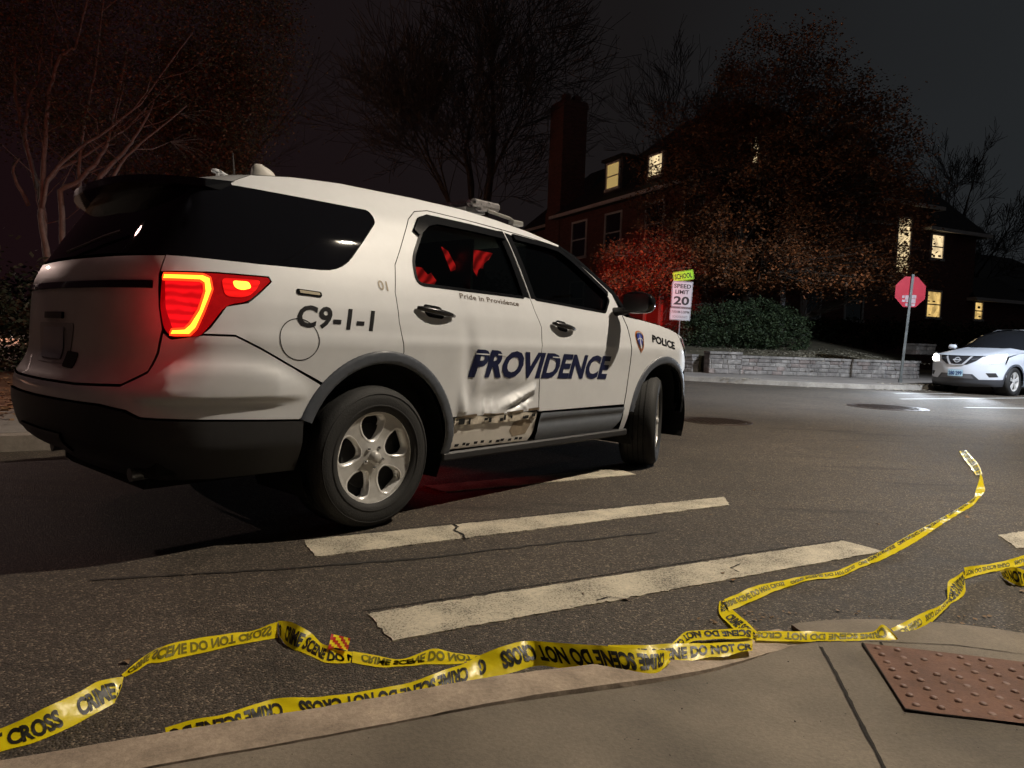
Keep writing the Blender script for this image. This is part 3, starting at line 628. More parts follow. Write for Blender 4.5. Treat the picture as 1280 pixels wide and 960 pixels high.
# wheels
def wheel(x, L_, side, steer=0, spin=0):
    t = bpy.data.objects.new('wheel', None); link(t, suv); t.location = (x, -side*L_, .363)
    t.rotation_euler = (0, 0, (0 if side == 1 else math.pi)+steer)
    # local: outer face towards -Y, lathe axis Y
    tb = MB()
    prof = [(.232, .0), (.236, -.012), (.262, -.020), (.300, -.022), (.330, -.014), (.350, .004), (.358, .020), (.3625, .045), (.3630, .12), (.3625, .20), (.358, .228), (.345, .245), (.30, .262), (.24, .25)]
    tb.lathe(prof, 72); tyre = tb.build('tyre', RUBBER, t, smooth=True)
    gv = MB()
    for yy in (.065, .105, .145, .185): gv.lathe([(.3640, yy-.004), (.3640, yy+.004)], 60)
    gv.build('tread_grooves', DARK, tyre)
    lg = MB()
    lg.lathe([(.262, -.0225), (.266, -.0245), (.270, -.0225)], 72); lg.lathe([(.322, -.0185), (.325, -.0205), (.328, -.0155)], 72); lg.build('sidewall_rings', RUBBER, tyre, smooth=True)
    Rr = .238
    def zf(x_, y_):
        r = math.hypot(x_, y_)/Rr
        return .010+.016*max(0, 1-abs(r-.50)/.45)-.010*math.exp(-(r/.2)**2)-.006*(r > .93)
    loops = [dens([(Rr*math.cos(a*math.pi/36), Rr*math.sin(a*math.pi/36)) for a in range(72)], .02)]
    hl = []
    for k in range(5):
        a = math.pi/2+k*2*math.pi/5+spin
        pts = [(.35, .085), (.60, .30), (.82, .375), (.925, .25), (.925, -.25), (.82, -.375), (.60, -.30), (.35, -.085)]
        q = rpoly([(Rr*r_*math.cos(a+math.atan2(w_*.92, r_)), Rr*r_*math.sin(a+math.atan2(w_*.92, r_))) for r_, w_ in pts], .016, 3)
        hl.append(dens(q, .012))
    vo, fo, bl_ = cdt2(loops+hl, .015)
    V = [(a, zf(a, b), b) for a, b in vo]; F = [tuple(f) for f in fo]; 
    o = mesh('rim', V, F, RIMM, t, smooth=True)
    # bevelled bright hole edges
    eb = MB()
    for q in hl:
        if area(q) < 0: q = q[::-1]
        k = len(q); q1 = inset(q, -.009); q2 = inset(q, .004)
        V = [(a, zf(*c)-.0015, b) for (a, b), c in zip(q1, q)]+[(a, zf(*c)-.004, b) for (a, b), c in zip(q, q)]+[(a, zf(*c)+.05, b) for (a, b), c in zip(q2, q)]
        F = [(i, (i+1) % k, k+(i+1) % k, k+i) for i in range(k)]+[(k+i, k+(i+1) % k, 2*k+(i+1) % k, 2*k+i) for i in range(k)]; eb.add(V, F)
    eb.lathe([(.244, -.004), (.241, -.012), (.234, -.006), (.231, .010)], 72)
    eb.build('spoke_edges', RIMD, o, smooth=True)
    cb = MB(); cb.lathe([(.0, -.020), (.018, -.018), (.030, -.008), (.034, .006), (.036, .02)], 32); cb.build('hub_cap', RIMM, o, smooth=True)
    lb = MB()
    for k in range(5):
        a = math.pi/2+math.pi/5+k*2*math.pi/5+spin; M = Matrix.Translation((.055*math.cos(a), 0, .055*math.sin(a))); lb.lathe([(0, .0), (.008, .001), (.009, .02)], 8, M)
    lb.build('lug_nuts', CHROME, o, smooth=True)
    db = MB(); db.lathe([(0, .075), (.232, .075)], 40); db.lathe([(.232, .01), (.226, .09)], 40); db.lathe([(.05, .055), (.165, .060), (.165, .075)], 40)
    db.build('brake_disc', DARK, o)
    return t
wheel(0.0, .975, 1, spin=R(3)); wheel(0.0, .975, -1); wheel(2.866, .93, 1, steer=R(25)); wheel(2.866, .93, -1, steer=R(25))
# door handles
def handle(s0, s1, z0, z1, door, side=1):
    b = MB(); n = 9; cz = lambda t: z0+(z1-z0)*t
    cup = rpoly([(s0+.05, cz(.3)+.035), (s1-.07, cz(.6)+.032), (s1-.065, cz(.6)-.035), (s0+.06, cz(.3)-.034)], .034, 6)
    h = panel('door_handle', SS, cup, [], GLOSSB, door, o=.002, th=.002, step=.015, side=side, gap=0)
    pts = []; rr = []
    for i in range(n):
        t = i/(n-1); s = s0+(s1-s0)*t; p = SS.P(s, cz(t), .014+.022*math.sin(math.pi*t)); pts.append((p[0], -side*p[1], p[2])); rr.append(.013+.004*math.sin(math.pi*t) if 0 < i < n-1 else .009)
    b.tube(pts, rr, 10); b.build('handle_bar', mat('handle_black', (.03, .03, .033), .25, .3, coat=.4), h, smooth=True)
rdoors = [o for o in suv.children if o.name.startswith('rear_door')]; fdoors = [o for o in suv.children if o.name.startswith('front_door')]
for k, sd in enumerate((1, -1)):
    handle(.268, .528, 1.132, 1.098, rdoors[k], sd); handle(1.41, 1.645, 1.094, 1.060, fdoors[k], sd)
# mirrors
for sd in (1, -1):
    b = MB(); V = []; F = []; nu, nv = 14, 20
    for i in range(nu+1):
        a = -math.pi/2+math.pi*i/nu
        for j in range(nv):
            t = 2*math.pi*j/nv; c, s_ = math.cos(t), math.sin(t); sg = lambda x, e: math.copysign(abs(x)**e, x)
            x = sg(math.sin(a), .8)*(.085 if a > 0 else .035); y = sg(math.cos(a)*c, .6)*.125; z = sg(math.cos(a)*s_, .6)*.080
            V.append((2.235+x, -sd*(1.10+y), 1.275+z-.02*(y > 0)*abs(y)/.125*(1 if z > 0 else 0)))
    for i in range(nu):
        for j in range(nv): F.append((i*nv+j, i*nv+(j+1) % nv, (i+1)*nv+(j+1) % nv, (i+1)*nv+j))
    b.add(V, F); mr = b.build('side_mirror', GLOSSB, fdoors[0 if sd == 1 else 1], smooth=True)
    st = MB(); st.tube([(2.22, -sd*.90, 1.205), (2.225, -sd*1.00, 1.215), (2.23, -sd*1.06, 1.235)], [.035, .028, .03], 10); st.build('mirror_arm', BLACKP, mr, smooth=True)
    mg = MB(); mg.add([(2.197+.0, -sd*(1.10+a*.105), 1.272+b_*.062) for a, b_ in ((-1, -.8), (-.8, -1), (.8, -1), (1, -.8), (1, .7), (.8, 1), (-.8, 1), (-1, .8))], [tuple(range(8))]); mg.build('mirror_glass', CHROME, mr)
# antennas / light bar
db = MB(); V = []; F = []
for i in range(9):
    a = math.pi/2*i/8
    for j in range(20):
        t = 2*math.pi*j/20; cc = max(0, math.cos(a))**.6; V.append((-.245+.072*cc*math.cos(t)-.012*math.sin(a), -.30+.04*cc*math.sin(t), 1.783+.062*math.sin(a)*(1-.22*math.cos(t)*(1-.3*math.sin(a)))))
for i in range(8):
    for j in range(20): F.append((i*20+j, i*20+(j+1) % 20, (i+1)*20+(j+1) % 20, (i+1)*20+j))
db.add(V, F); db.build('antenna_dome', mat('dome_white', (.6, .57, .52), .5), roof, smooth=True)
ab = MB(); ab.tube([(-.333, -.15, 1.78), (-.343, -.15, 1.915)], [.006, .004], 6); ab.build('whip_antenna', mat('antenna_grey', (.12, .11, .11), .4, .5), roof)
fb_ = MB(); fb_.tube([(-.43, -.10, 1.815), (-.40, -.10, 1.815), (-.33, -.10, 1.803)], [.012, .013, .002], 10); fb_.tube([(-.40, -.10, 1.79), (-.40, -.10, 1.81)], .01, 6); fb_.build('shark_fin', PAINT, roof, smooth=True)
clr = mat('smoked_lens', (.05, .03, .035), .12, coat=1.)
lbr = MB(); lbr.box(1.02, 1.27, -.56, .60, 1.822, 1.862, bev=.018); bar = lbr.build('light_bar', clr, roof)
le = MB(); le.box(1.03, 1.28, -.605, -.562, 1.818, 1.866, bev=.012); le.box(1.10, 1.16, -.60, -.55, 1.80, 1.82); le.build('end_cap', mat('cap_metal', (.45, .43, .43), .3, .5, var=.4, vscale=40), bar)
lf = MB(); lf.box(1.06, 1.24, -.50, .54, 1.800, 1.823)
lf.tube([(1.16, -.60, 1.805), (1.36, -.61, 1.785), (1.42, -.625, 1.757)], .011, 6); lf.box(1.36, 1.47, -.645, -.60, 1.742, 1.775, bev=.006)
lf.build('mount_bracket', mat('bracket_alu', (.5, .49, .47), .35, .6), bar)
# lettering on the right side
q = on_surf('lettering', SS, glyphs('PROVIDENCE', .040, .30, 60, 4, 1.0), (.645, .766), (2.035, .730), .155, NAVY, suv, off=.003, fn=dent, label='dark blue PROVIDENCE lettering')
for a_, b_, z_ in ((.685, .800, .889), (.870, .950, .886), (1.395, 1.49, .872)): panel('letter_slit', SS, [(a_, z_), (b_, z_-.004), (b_+.003, z_+.003), (a_+.003, z_+.007)], [], PAINT, q, o=.0042, th=0, gap=0, step=.02, fn=dent)
on_surf('lettering', SS, glyphs('C9-1-1', .030, .26, 12, 2, 1.08), (-.462, 1.010), (-.035, 1.003), .10, INK, suv, off=.002)
on_surf('lettering', SS, glyphs('POLICE', .038, .12, 10, 2), (2.672, .998), (3.02, .945), .058, INK, suv, off=.002)
on_surf('lettering', SS, glyphs('Pride in Providence', .012, 0, 14, 1, 1.05), (.618, 1.205), (1.122, 1.187), .030, mat('brown_ink', (.10, .07, .05), .5), suv, off=.002)
on_surf('lettering', SS, glyphs('01', .02, 0, 2, 2), (.045, 1.212), (.105, 1.209), .05, mat('tan_ink', (.30, .24, .16), .5), suv, off=.002)
# shield badge on fender
def shield(sc_, dx=0, dz=0):
    pts = [(-.5, .42), (-.42, .62), (-.25, .74), (0, .80), (.25, .74), (.42, .62), (.5, .42), (.47, .05), (.40, -.30), (.25, -.60), (0, -.95), (-.25, -.60), (-.40, -.30), (-.47, .05)]
    return [(2.490+dx+a*.122*sc_, 1.0+dz+b*.098*sc_-(a*.122*sc_)*.10) for a, b in pts]
bd = panel('badge', SS, shield(1.0), [], mat('badge_orange', (.55, .17, .04), .4), suv, o=.0022, th=0, gap=0, step=.02, label='orange edged blue shield badge')
panel('badge_field', SS, shield(.88), [], mat('badge_black', (.02, .015, .02), .4), bd, o=.0032, th=0, gap=0, step=.02)
panel('badge_blue', SS, shield(.60, 0, .012), [], mat('badge_blue', (.03, .05, .32), .4), bd, o=.0040, th=0, gap=0, step=.02)
wv = mat('badge_white', (.6, .6, .62), .4)
panel('badge_obelisk', SS, [(2.482, .945), (2.502, .945), (2.497, 1.03), (2.492, 1.055), (2.487, 1.03)], [], wv, bd, o=.0048, th=0, gap=0, step=.02)
panel('badge_ribbon', SS, [(2.45, 1.010), (2.47, 1.022), (2.49, 1.026), (2.51, 1.021), (2.53, 1.006), (2.53, .999), (2.51, 1.013), (2.49, 1.018), (2.47, 1.014), (2.45, 1.003)], [], wv, bd, o=.0056, th=0, gap=0, step=.02)
panel('badge_letters', SS, [(2.452, 1.062), (2.47, 1.070), (2.49, 1.072), (2.51, 1.068), (2.528, 1.056), (2.526, 1.047), (2.51, 1.058), (2.49, 1.062), (2.47, 1.060), (2.454, 1.053)], [], mat('badge_grey', (.35, .33, .30), .4), bd, o=.0048, th=0, gap=0, step=.02)
panel('badge_base', SS, shield(.26, 0, -.062), [], mat('badge_brown', (.28, .12, .06), .4), bd, o=.0048, th=0, gap=0, step=.02)
# red beacon at the far front end of the light bar, washing the house and tree ahead
bc = bpy.data.lights.new('beacon', 'SPOT'); bo_ = bpy.data.objects.new('beacon_lamp', bc); link(bo_, bar)
bc.energy = BEACON_W*3; bc.color = (1, .03, .02); bc.spot_size = R(14); bc.spot_blend = .9; bc.shadow_soft_size = .05
bo_.location = (1.30, .50, 1.90)
def aim(o, local_from, world_target, root=suv):
    M = Matrix.Translation((root.location.x, root.location.y, root.location.z)) @ Matrix.Rotation(root.rotation_euler.z, 4, 'Z'); d = (M.inverted() @ Vector(world_target))-Vector(local_from)
    o.rotation_euler = d.to_track_quat('-Z', 'Y').to_euler()
aim(bo_, bo_.location, (5.6, 30, 2.9))
b3 = bpy.data.lights.new('beacon', 'SPOT'); b4 = bpy.data.objects.new('beacon_lamp', b3); link(b4, bar)
b3.energy = BEACON_W*.08; b3.color = (1, .14, .07); b3.spot_size = R(100); b3.spot_blend = .9; b3.shadow_soft_size = .05; b4.location = (.98, .64, 1.93)
aim(b4, b4.location, (-10, 15, 3.2))

# light thrown by the lit tail lamp plus an added red bar and spot under the far sill that redden the road
for (nm, loc, en, rad) in (('tail_glow', SS.P(-1.02, 1.08, .16), .8, .16),):
    l = bpy.data.lights.new(nm, 'POINT'); o = bpy.data.objects.new(nm, l); link(o, [c for c in suv.children if c.name.startswith('tail_lamp')][0]); l.energy = en; l.color = (1, .02, .03); l.shadow_soft_size = rad; o.location = (loc[0], -loc[1], loc[2])
b = MB(); b.box(.9, 1.5, .88, .91, .265, .283); gl_ = b.build('added_red_bar', lit('added_red', (1, .01, .01), 1.5), suv)
l = bpy.data.lights.new('red_road_fill', 'SPOT'); o = bpy.data.objects.new('red_road_fill', l); link(o, gl_); l.energy = 14; l.color = (1, .01, .02); l.spot_size = R(50); l.spot_blend = .8; l.shadow_soft_size = .05; o.location = (1.2, .86, .255); o.rotation_euler = Vector((-.05, -1.27, -.28)).to_track_quat('-Z', 'Y').to_euler()
# ================================================================ WHITE CROSSOVER waiting across the junction
PL2 = [(-.98, 0), (-.96, .35), (-.88, .65), (-.74, .82), (-.5, .89), (0, .915), (1, .92), (2.2, .915), (2.75, .905), (3.1, .86), (3.34, .74), (3.5, .5), (3.6, .25), (3.62, 0)]
SD2 = [(0, -.1), (.2, -.06), (.3, -.02), (.45, 0), (.7, .0), (.86, .01), (.92, 0), (1.0, -.02), (1.1, -.05), (1.4, -.2), (1.55, -.27), (1.62, -.34)]
FR2 = [(0, -.2), (.18, -.12), (.25, -.03), (.4, 0), (.6, 0), (.75, -.02), (.9, -.08), (1.0, -.2), (1.1, -.4)]
RR2 = [(0, -.1), (.3, -.02), (.6, 0), (.8, -.03), (1.1, -.08), (1.5, -.3), (1.7, -.4)]
S2 = Surf(PL2, SD2, RR2, FR2)
YAW2 = 4.20714
car2 = thing('parked_crossover', 'white crossover car with its headlights on, waiting at the right edge of the street', 'car', (14.1526, 19.6181, 0), math.pi/2-YAW2)
P2 = mat('cool_white_paint', (.64, .68, .75), .3, coat=.7)
e2 = S2.b
F0 = 2*e2
aR, cR2, cF2, z2 = .40, 0.0, 2.706, .35
for sd in (1, -1):
    sideo = [(-.42, .32), (-.42, .35)]+arc(0, z2, .41, 180, 0, 24)+[(.42, .30), (2.28, .30)]+arc(cF2, z2, .41, 180, 12, 24)+[(3.16, .46), (3.14, .60), (3.06, .80), (2.98, .93), (2.6, 1.02), (2.2, 1.06), (2.0, 1.10), (1.72, 1.28), (1.38, 1.48), (1.08, 1.585), (.4, 1.62), (-.3, 1.60), (-.75, 1.52), (-1.0, 1.3), (-1.1, 1.0), (-1.1, .35), (-.6, .32)]
    w1 = rpoly([(1.92, 1.09), (1.62, 1.28), (1.33, 1.45), (1.05, 1.53), (.62, 1.55), (.58, 1.07)], .03)
    w2_ = rpoly([(.54, 1.07), (.57, 1.55), (.1, 1.54), (-.35, 1.44), (-.58, 1.22), (-.40, 1.11)], .03)
    b = panel('body_side', S2, sideo, [w1, w2_], P2, car2, side=sd, step=.06, gap=0)
    panel('side_window', S2, w1, [], GLASSD, car2, o=-.008, side=sd, step=.06); panel('side_window', S2, w2_, [], GLASSD, car2, o=-.008, side=sd, step=.06)
    for c in (cR2, cF2):
        panel('wheel_arch', S2, arc(c, z2, .425, 0, 180, 24)+arc(c, z2, .375, 180, 0, 24), [], FLARE, car2, o=.008, th=.08, side=sd, step=.04, gap=0)
        mb = MB(); mb.lathe([(0, 0), (.39, 0)], 24, Matrix.Translation((c, -sd*.60, z2))); mb.lathe([(.39, -.15), (.39, .15)], 24, Matrix.Translation((c, -sd*.74, z2))); mb.build('wheel_well', DARK, car2)
    panel('sill_cladding', S2, [(.40, .34), (2.30, .34), (2.28, .22), (.42, .22)], [], GREYP, car2, o=.01, side=sd, step=.06)
    # front corner pieces, laid out from the front centre (s = e2)
    fr = lambda pts: [(e2-abs(a), z) for a, z in pts]
    hl = panel('headlight', S2, rpoly(fr([(.50, .78), (.62, .93), (.85, .985), (1.17, 1.02), (1.10, .88), (.98, .80), (.72, .765)]), .02), [], mat('lamp_glass', (.5, .55, .6), .08, coat=1., emit=(1., .96, .88), estr=1.6), car2, o=.010, side=sd, step=.04)
    panel('lamp_core', S2, rpoly(fr([(.66, .80), (.68, .91), (.85, .95), (1.0, .96), (.98, .83)]), .03), [], lit('lamp_on', (1, .95, .82), 22), hl, o=.016, side=sd, step=.04)
    panel('fog_recess', S2, rpoly(fr([(.64, .54), (.86, .55), (.93, .45), (.72, .435)]), .015), [], BLACKP, car2, o=.004, side=sd, step=.04)
    d_ = MB(); d_.tube([(1.98, -sd*.88, 1.10), (1.99, -sd*.97, 1.13)], .03, 8)
    d_.build('mirror_arm', BLACKP, car2)
    V = []; F = []
    for i in range(9):
        a = -math.pi/2+math.pi*i/8
        for j in range(12):
            t = 2*math.pi*j/12; sg = lambda x, e_: math.copysign(abs(x)**e_, x)
            V.append((2.0+.06*math.sin(a)*(1 if a > 0 else .5), -sd*(1.04+.11*sg(math.cos(a)*math.cos(t), .6)), 1.17+.065*sg(math.cos(a)*math.sin(t), .6)))
    for i in range(8):
        for j in range(12): F.append((i*12+j, i*12+(j+1) % 12, (i+1)*12+(j+1) % 12, (i+1)*12+j))
    mesh('side_mirror', V, F, P2, car2, smooth=True)
fa = [(1.16, .46), (1.14, .60), (1.08, .80), (1.17, 1.02), (.85, .985), (.6, .965), (.3, .955), (0, .95)]
frO = [(e2-a, z) for a, z in fa]; frO = frO+[(e2+a, z) for a, z in reversed(fa)][1:]+[(e2+a, z) for a, z in ((1.12, .36), (.6, .36), (0, .36))]+[(e2-a, z) for a, z in ((.6, .36), (1.12, .36))]
fb2 = panel('front_bumper', S2, frO, [], P2, car2, step=.05, gap=0)
lowf = [(e2-a, z) for a, z in ((1.22, .39), (.5, .37), (.5, .44), (.38, .51), (0, .52))]
panel('bumper_cladding', S2, [(e2-1.24, .40), (e2-.52, .37), (e2-.38, .50), (e2+.38, .50), (e2+.52, .37), (e2+1.24, .40), (e2+1.2, .22), (e2, .18), (e2-1.2, .22)], [], mat('lower_black', (.05, .052, .06), .4), fb2, o=.012, step=.05)
panel('intake_mesh', S2, rpoly([(e2-.42, .385), (e2-.33, .485), (e2+.33, .485), (e2+.42, .385)], .01), [], mat('mesh_grey', (.12, .12, .13), .5), fb2, o=.018, step=.05)
SILV = mat('bright_trim', (.62, .64, .68), .3, .25)
gr2 = panel('grille', S2, rpoly([(e2-.58, .945), (e2-.44, .82), (e2-.24, .72), (e2+.24, .72), (e2+.44, .82), (e2+.58, .945)], .02), [], mat('grille_black', (.03, .03, .035), .3), car2, o=.006, step=.05)
for sg in (1, -1):
    panel('chrome_bar', S2, [(e2+sg*.36, .945), (e2+sg*.31, .945), (e2+sg*.13, .735), (e2, .725), (e2, .70), (e2+sg*.17, .712)], [], SILV, gr2, o=.02, step=.04, gap=0)
    panel('grille_slat', S2, [(e2+sg*.33, .87), (e2+sg*.50, .885), (e2+sg*.47, .865), (e2+sg*.32, .85)], [], FLARE, gr2, o=.014, step=.04, gap=0)
oct_ = [(e2+.075*math.cos(a*math.pi/12), .838+.068*math.sin(a*math.pi/12)) for a in range(24)]
panel('emblem_ring', S2, oct_, [[(e2+.057*math.cos(a*math.pi/12), .838+.050*math.sin(a*math.pi/12)) for a in range(24)]], SILV, gr2, o=.028, step=.02, gap=0)
panel('emblem_bar', S2, [(e2-.10, .852), (e2+.10, .852), (e2+.10, .824), (e2-.10, .824)], [], SILV, gr2, o=.032, step=.03, gap=0)
pl = panel('number_plate', S2, rpoly([(e2-.18, .60), (e2+.18, .60), (e2+.18, .43), (e2-.18, .43)], .012), [], mat('plate_blue', (.45, .66, .80), .4), car2, o=.026, step=.05)
# plate characters read from in front: s runs towards the car's left there
g_ = glyphs('280 299', .03, 0, 4, 1); V, F, wd = g_; vv = []
for (x, y) in V:
    p = S2.P(e2-.155+.31*x/wd, .465+.095*y, .030); vv.append((p[0], -p[1], p[2]))
mesh('plate_characters', vv, F, mat('plate_ink', (.03, .08, .25), .4), pl)
# hood, windshield, roof
HE2 = [(2.02, 1.095), (2.3, 1.055), (2.6, 1.02), (2.9, .955), (3.06, .93), (e2-1.12, 1.02)]
def hood2(u, v):
    x = u*4; i = min(3, int(x)); f = x-i; H_ = [(2.02, 1.10), (2.3, 1.06), (2.6, 1.025), (2.85, .985), (3.02, .955)]; s = H_[i][0]*(1-f)+H_[i+1][0]*f; z = H_[i][1]*(1-f)+H_[i+1][1]*f
    p = S2.P(s, z); t = 1-2*v; b = 1-abs(t)**2.8; return (p[0]+(2.32+1.21*u-p[0])*b, -p[1]*t, z+(1.16-.17*u-.045*u**3-z)*b+.02*math.exp(-((abs(t)-.62)/.12)**2)*(1-.6*u))
surfgrid('hood', hood2, 16, 20, P2, car2)
def ws2(u, v):
    E_ = [(1.08, 1.585), (1.38, 1.48), (1.72, 1.28), (2.0, 1.10)]; x = u*3; i = min(2, int(x)); f = x-i; s = E_[i][0]*(1-f)+E_[i+1][0]*f; z = E_[i][1]*(1-f)+E_[i+1][1]*f
    p = S2.P(s, z); t = 1-2*v; b = 1-t*t; return (p[0]+b*(.10+.22*u), -p[1]*t, z+b*(.05+.01*u))
surfgrid('windshield', ws2, 10, 16, mat('windshield_glass', (.012, .013, .016), .04, coat=1.), car2)
def rf2(u, v):
    E_ = [(-.75, 1.52), (-.3, 1.60), (.4, 1.62), (1.08, 1.585)]; x = u*3; i = min(2, int(x)); f = x-i; s = E_[i][0]*(1-f)+E_[i+1][0]*f; z = E_[i][1]*(1-f)+E_[i+1][1]*f
    p = S2.P(s, z); t = 1-2*v; b = 1-abs(t)**2.4; return (p[0]+(.10*b*u), -p[1]*t, z+b*.07)
rf = surfgrid('roof', rf2, 14, 16, mat('roof_shade', (.60, .61, .63), .35, coat=.5), car2)
for sd in (1, -1):
    m_ = MB(); m_.tube([(.95, -sd*.60, 1.60), (.75, -sd*.60, 1.665), (0, -sd*.60, 1.69), (-.5, -sd*.59, 1.655), (-.62, -sd*.59, 1.60)], .018, 6); m_.build('roof_rail', CHROME, rf, smooth=True)
panel('rear_hatch', S2, [(-1.05, .35), (-1.05, 1.0), (2*S2.a+1.05, 1.0), (2*S2.a+1.05, .35)], [], P2, car2, step=.08)
panel('rear_glass', S2, [(-1.0, 1.0), (-.9, 1.52), (2*S2.a+.9, 1.52), (2*S2.a+1.0, 1.0)], [], GLASSD, car2, step=.08)
ub2 = MB(); ub2.box(-.85, 3.3, -.45, .45, .2, .6); ub2.box(.42, 2.28, -.8, .8, .25, .9); ub2.box(-.8, 2.2, -.7, .7, .6, .95); ub2.build('underbody', DARK, car2)
def wheel2(x, sd, steer):
    t = bpy.data.objects.new('wheel', None); link(t, car2); t.location = (x, -sd*.90, .35); t.rotation_euler = (0, 0, (0 if sd == 1 else math.pi)+steer)
    tb = MB(); tb.lathe([(.235, .01), (.24, -.005), (.29, -.015), (.33, -.005), (.348, .02), (.35, .10), (.348, .19), (.32, .215), (.24, .2)], 40); tb.build('tyre', RUBBER, t, smooth=True)
    rb = MB(); rb.lathe([(.236, 0), (.222, .0), (.215, .03), (.21, .1)], 40)
    for k in range(5):
        for dd in (-.13, .13):
            a = k*2*math.pi/5+.3+dd; c, s_ = math.cos(a), math.sin(a); tx, tz = -s_*.014, c*.014
            rb.add([(.04*c+tx, .005, .04*s_+tz), (.04*c-tx, .005, .04*s_-tz), (.222*c-tx, .0, .222*s_-tz), (.222*c+tx, .0, .222*s_+tz), (.04*c+tx, .03, .04*s_+tz), (.04*c-tx, .03, .04*s_-tz), (.222*c-tx, .03, .222*s_-tz), (.222*c+tx, .03, .222*s_+tz)], [(0, 1, 2, 3), (0, 3, 7, 4), (1, 5, 6, 2)])
    rb.lathe([(0, -.004), (.04, .0), (.045, .03)], 16); rb.build('rim', RIMD, t)
    db = MB(); db.lathe([(0, .06), (.23, .06)], 24); db.build('brake_disc', DARK, t)
for x, st in ((0, 0), (2.706, R(4))):
    for sd in (1, -1): wheel2(x, sd, st)
for sd in (1, -1):
    l = bpy.data.lights.new('headlamp_beam', 'SPOT'); o = bpy.data.objects.new('headlamp_beam', l); link(o, car2)
    l.energy = HEAD_W; l.color = HEAD_COL; l.spot_size = R(78); l.spot_blend = 1.; l.shadow_soft_size = .06
    p = S2.P(e2-.74, .84, .10); o.location = (p[0]+.05, -sd*p[1], p[2]); o.rotation_euler = Vector((1, .05, -.015)).to_track_quat('-Z', 'Y').to_euler()
# ================================================================ GROUND
ASP = asphalt()
V = []; F = []
mesh('road', [(-260, -120, 0), (260, -120, 0), (260, 380, 0), (-260, 380, 0)], [(0, 1, 2, 3)], ASP, kind='structure')
# near pavement: outline of the kerb line, road side
EDGE = [(-7, -1.20), (-4, .10), (-2.2, .87), (-1.0, 1.38), (-.73, 1.50), (-.42, 1.63), (-.1, 1.78), (.2, 1.95), (.5, 2.15), (.74, 2.33), (.93, 2.45), (1.11, 2.53), (1.31, 2.57), (1.51, 2.57), (1.70, 2.54), (1.88, 2.47), (2.4, 2.22), (3.3, 1.6), (5, 0), (8, -3.5), (10, -7)]
def catmull(P, k):
    out = []
    for i in range(len(P)-1):
        p0, p1, p2, p3 = P[max(i-1, 0)], P[i], P[i+1], P[min(i+2, len(P)-1)]
        for j in range(k):
            t = j/k; out.append(tuple(.5*((2*p1[a])+(-p0[a]+p2[a])*t+(2*p0[a]-5*p1[a]+4*p2[a]-p3[a])*t*t+(-p0[a]+3*p1[a]-3*p2[a]+p3[a])*t**3) for a in range(2)))
    out.append(tuple(P[-1])); return out
EC = catmull(EDGE, 8); EA = np.array(EC)
def sm(x): x = min(1, max(0, x)); return x*x*(3-2*x)
def edged(x, y): return float(np.sqrt(((EA-np.array([x, y]))**2).sum(1)).min())
def hs(x, y):
    t = sm((x+.15)/1.0)*(1-sm((x-3.2)/1.5)); return .12*(1-t)+t*(.012+.045*min(edged(x, y), 1.6))
KW = .14
def off(P, d):
    out = []
    for i, p in enumerate(P):
        a, b = P[max(i-1, 0)], P[min(i+1, len(P)-1)]; tx, ty = b[0]-a[0], b[1]-a[1]; l = math.hypot(tx, ty); out.append((p[0]+ty/l*d, p[1]-tx/l*d))
    return out
rng = random.Random(3)
KE = [p for p in EC if p[0] < .97]; KI = off(EC, KW)[:len(KE)]
rows = []
for i, (p, q) in enumerate(zip(KE, KI)):
    h = hs(*p); j = [rng.uniform(-.002, .002) for _ in range(4)]
    rows.append([(p[0]-.004, p[1]+.008, -.03), (p[0]+j[0], p[1]+j[1], h-.012), (p[0]+(q[0]-p[0])*.08, p[1]+(q[1]-p[1])*.08, h+j[2]*.5), ((p[0]+q[0])/2, (p[1]+q[1])/2, h+.001), (q[0]-(q[0]-p[0])*.05, q[1]-(q[1]-p[1])*.05, h+j[3]*.5), (q[0]+j[0]*1.5, q[1]+j[1]*1.5, h-.03)])
V = [c for r in rows for c in r]; F = [(i*6+k, (i+1)*6+k, (i+1)*6+k+1, i*6+k+1) for i in range(len(rows)-1) for k in range(5)]
GRAN = speckled('granite', (.36, .285, .215), 70, .28, .8, .7, .22, 9)
mesh('kerb', V, F, GRAN, smooth=False, kind='structure')
CONC = speckled('concrete', (.165, .138, .105), 90, .22, .82, .6, .46, 1.9)
IN = off(EC, KW+.003); pol = [IN[i] if i < len(KE) else (EC[i] if i > len(KE)+1 else tuple(np.array(IN[i])*.5+np.array(EC[i])*.5)) for i in range(len(EC))]
pol = [p for p in pol if -6.5 < p[0] < 9]
loop = dens(pol, .08, closed=False)
x0_, y0_ = loop[0]; x1_, y1_ = loop[-1]
loop = loop+[(x1_, -9), (x0_, -9)]
vo, fo, bl_ = cdt2([loop], .14)
vo = [(x, y, hs(x, y)) for x, y in vo]; n = len(vo); b = bl_[0]; F = [tuple(f) for f in fo]
V = list(vo)+[(vo[i][0], vo[i][1], -.03) for i in b]; F += [(b[i], b[(i+1) % len(b)], n+(i+1) % len(b), n+i) for i in range(len(b))]
mesh('sidewalk', V, F, CONC, kind='structure')
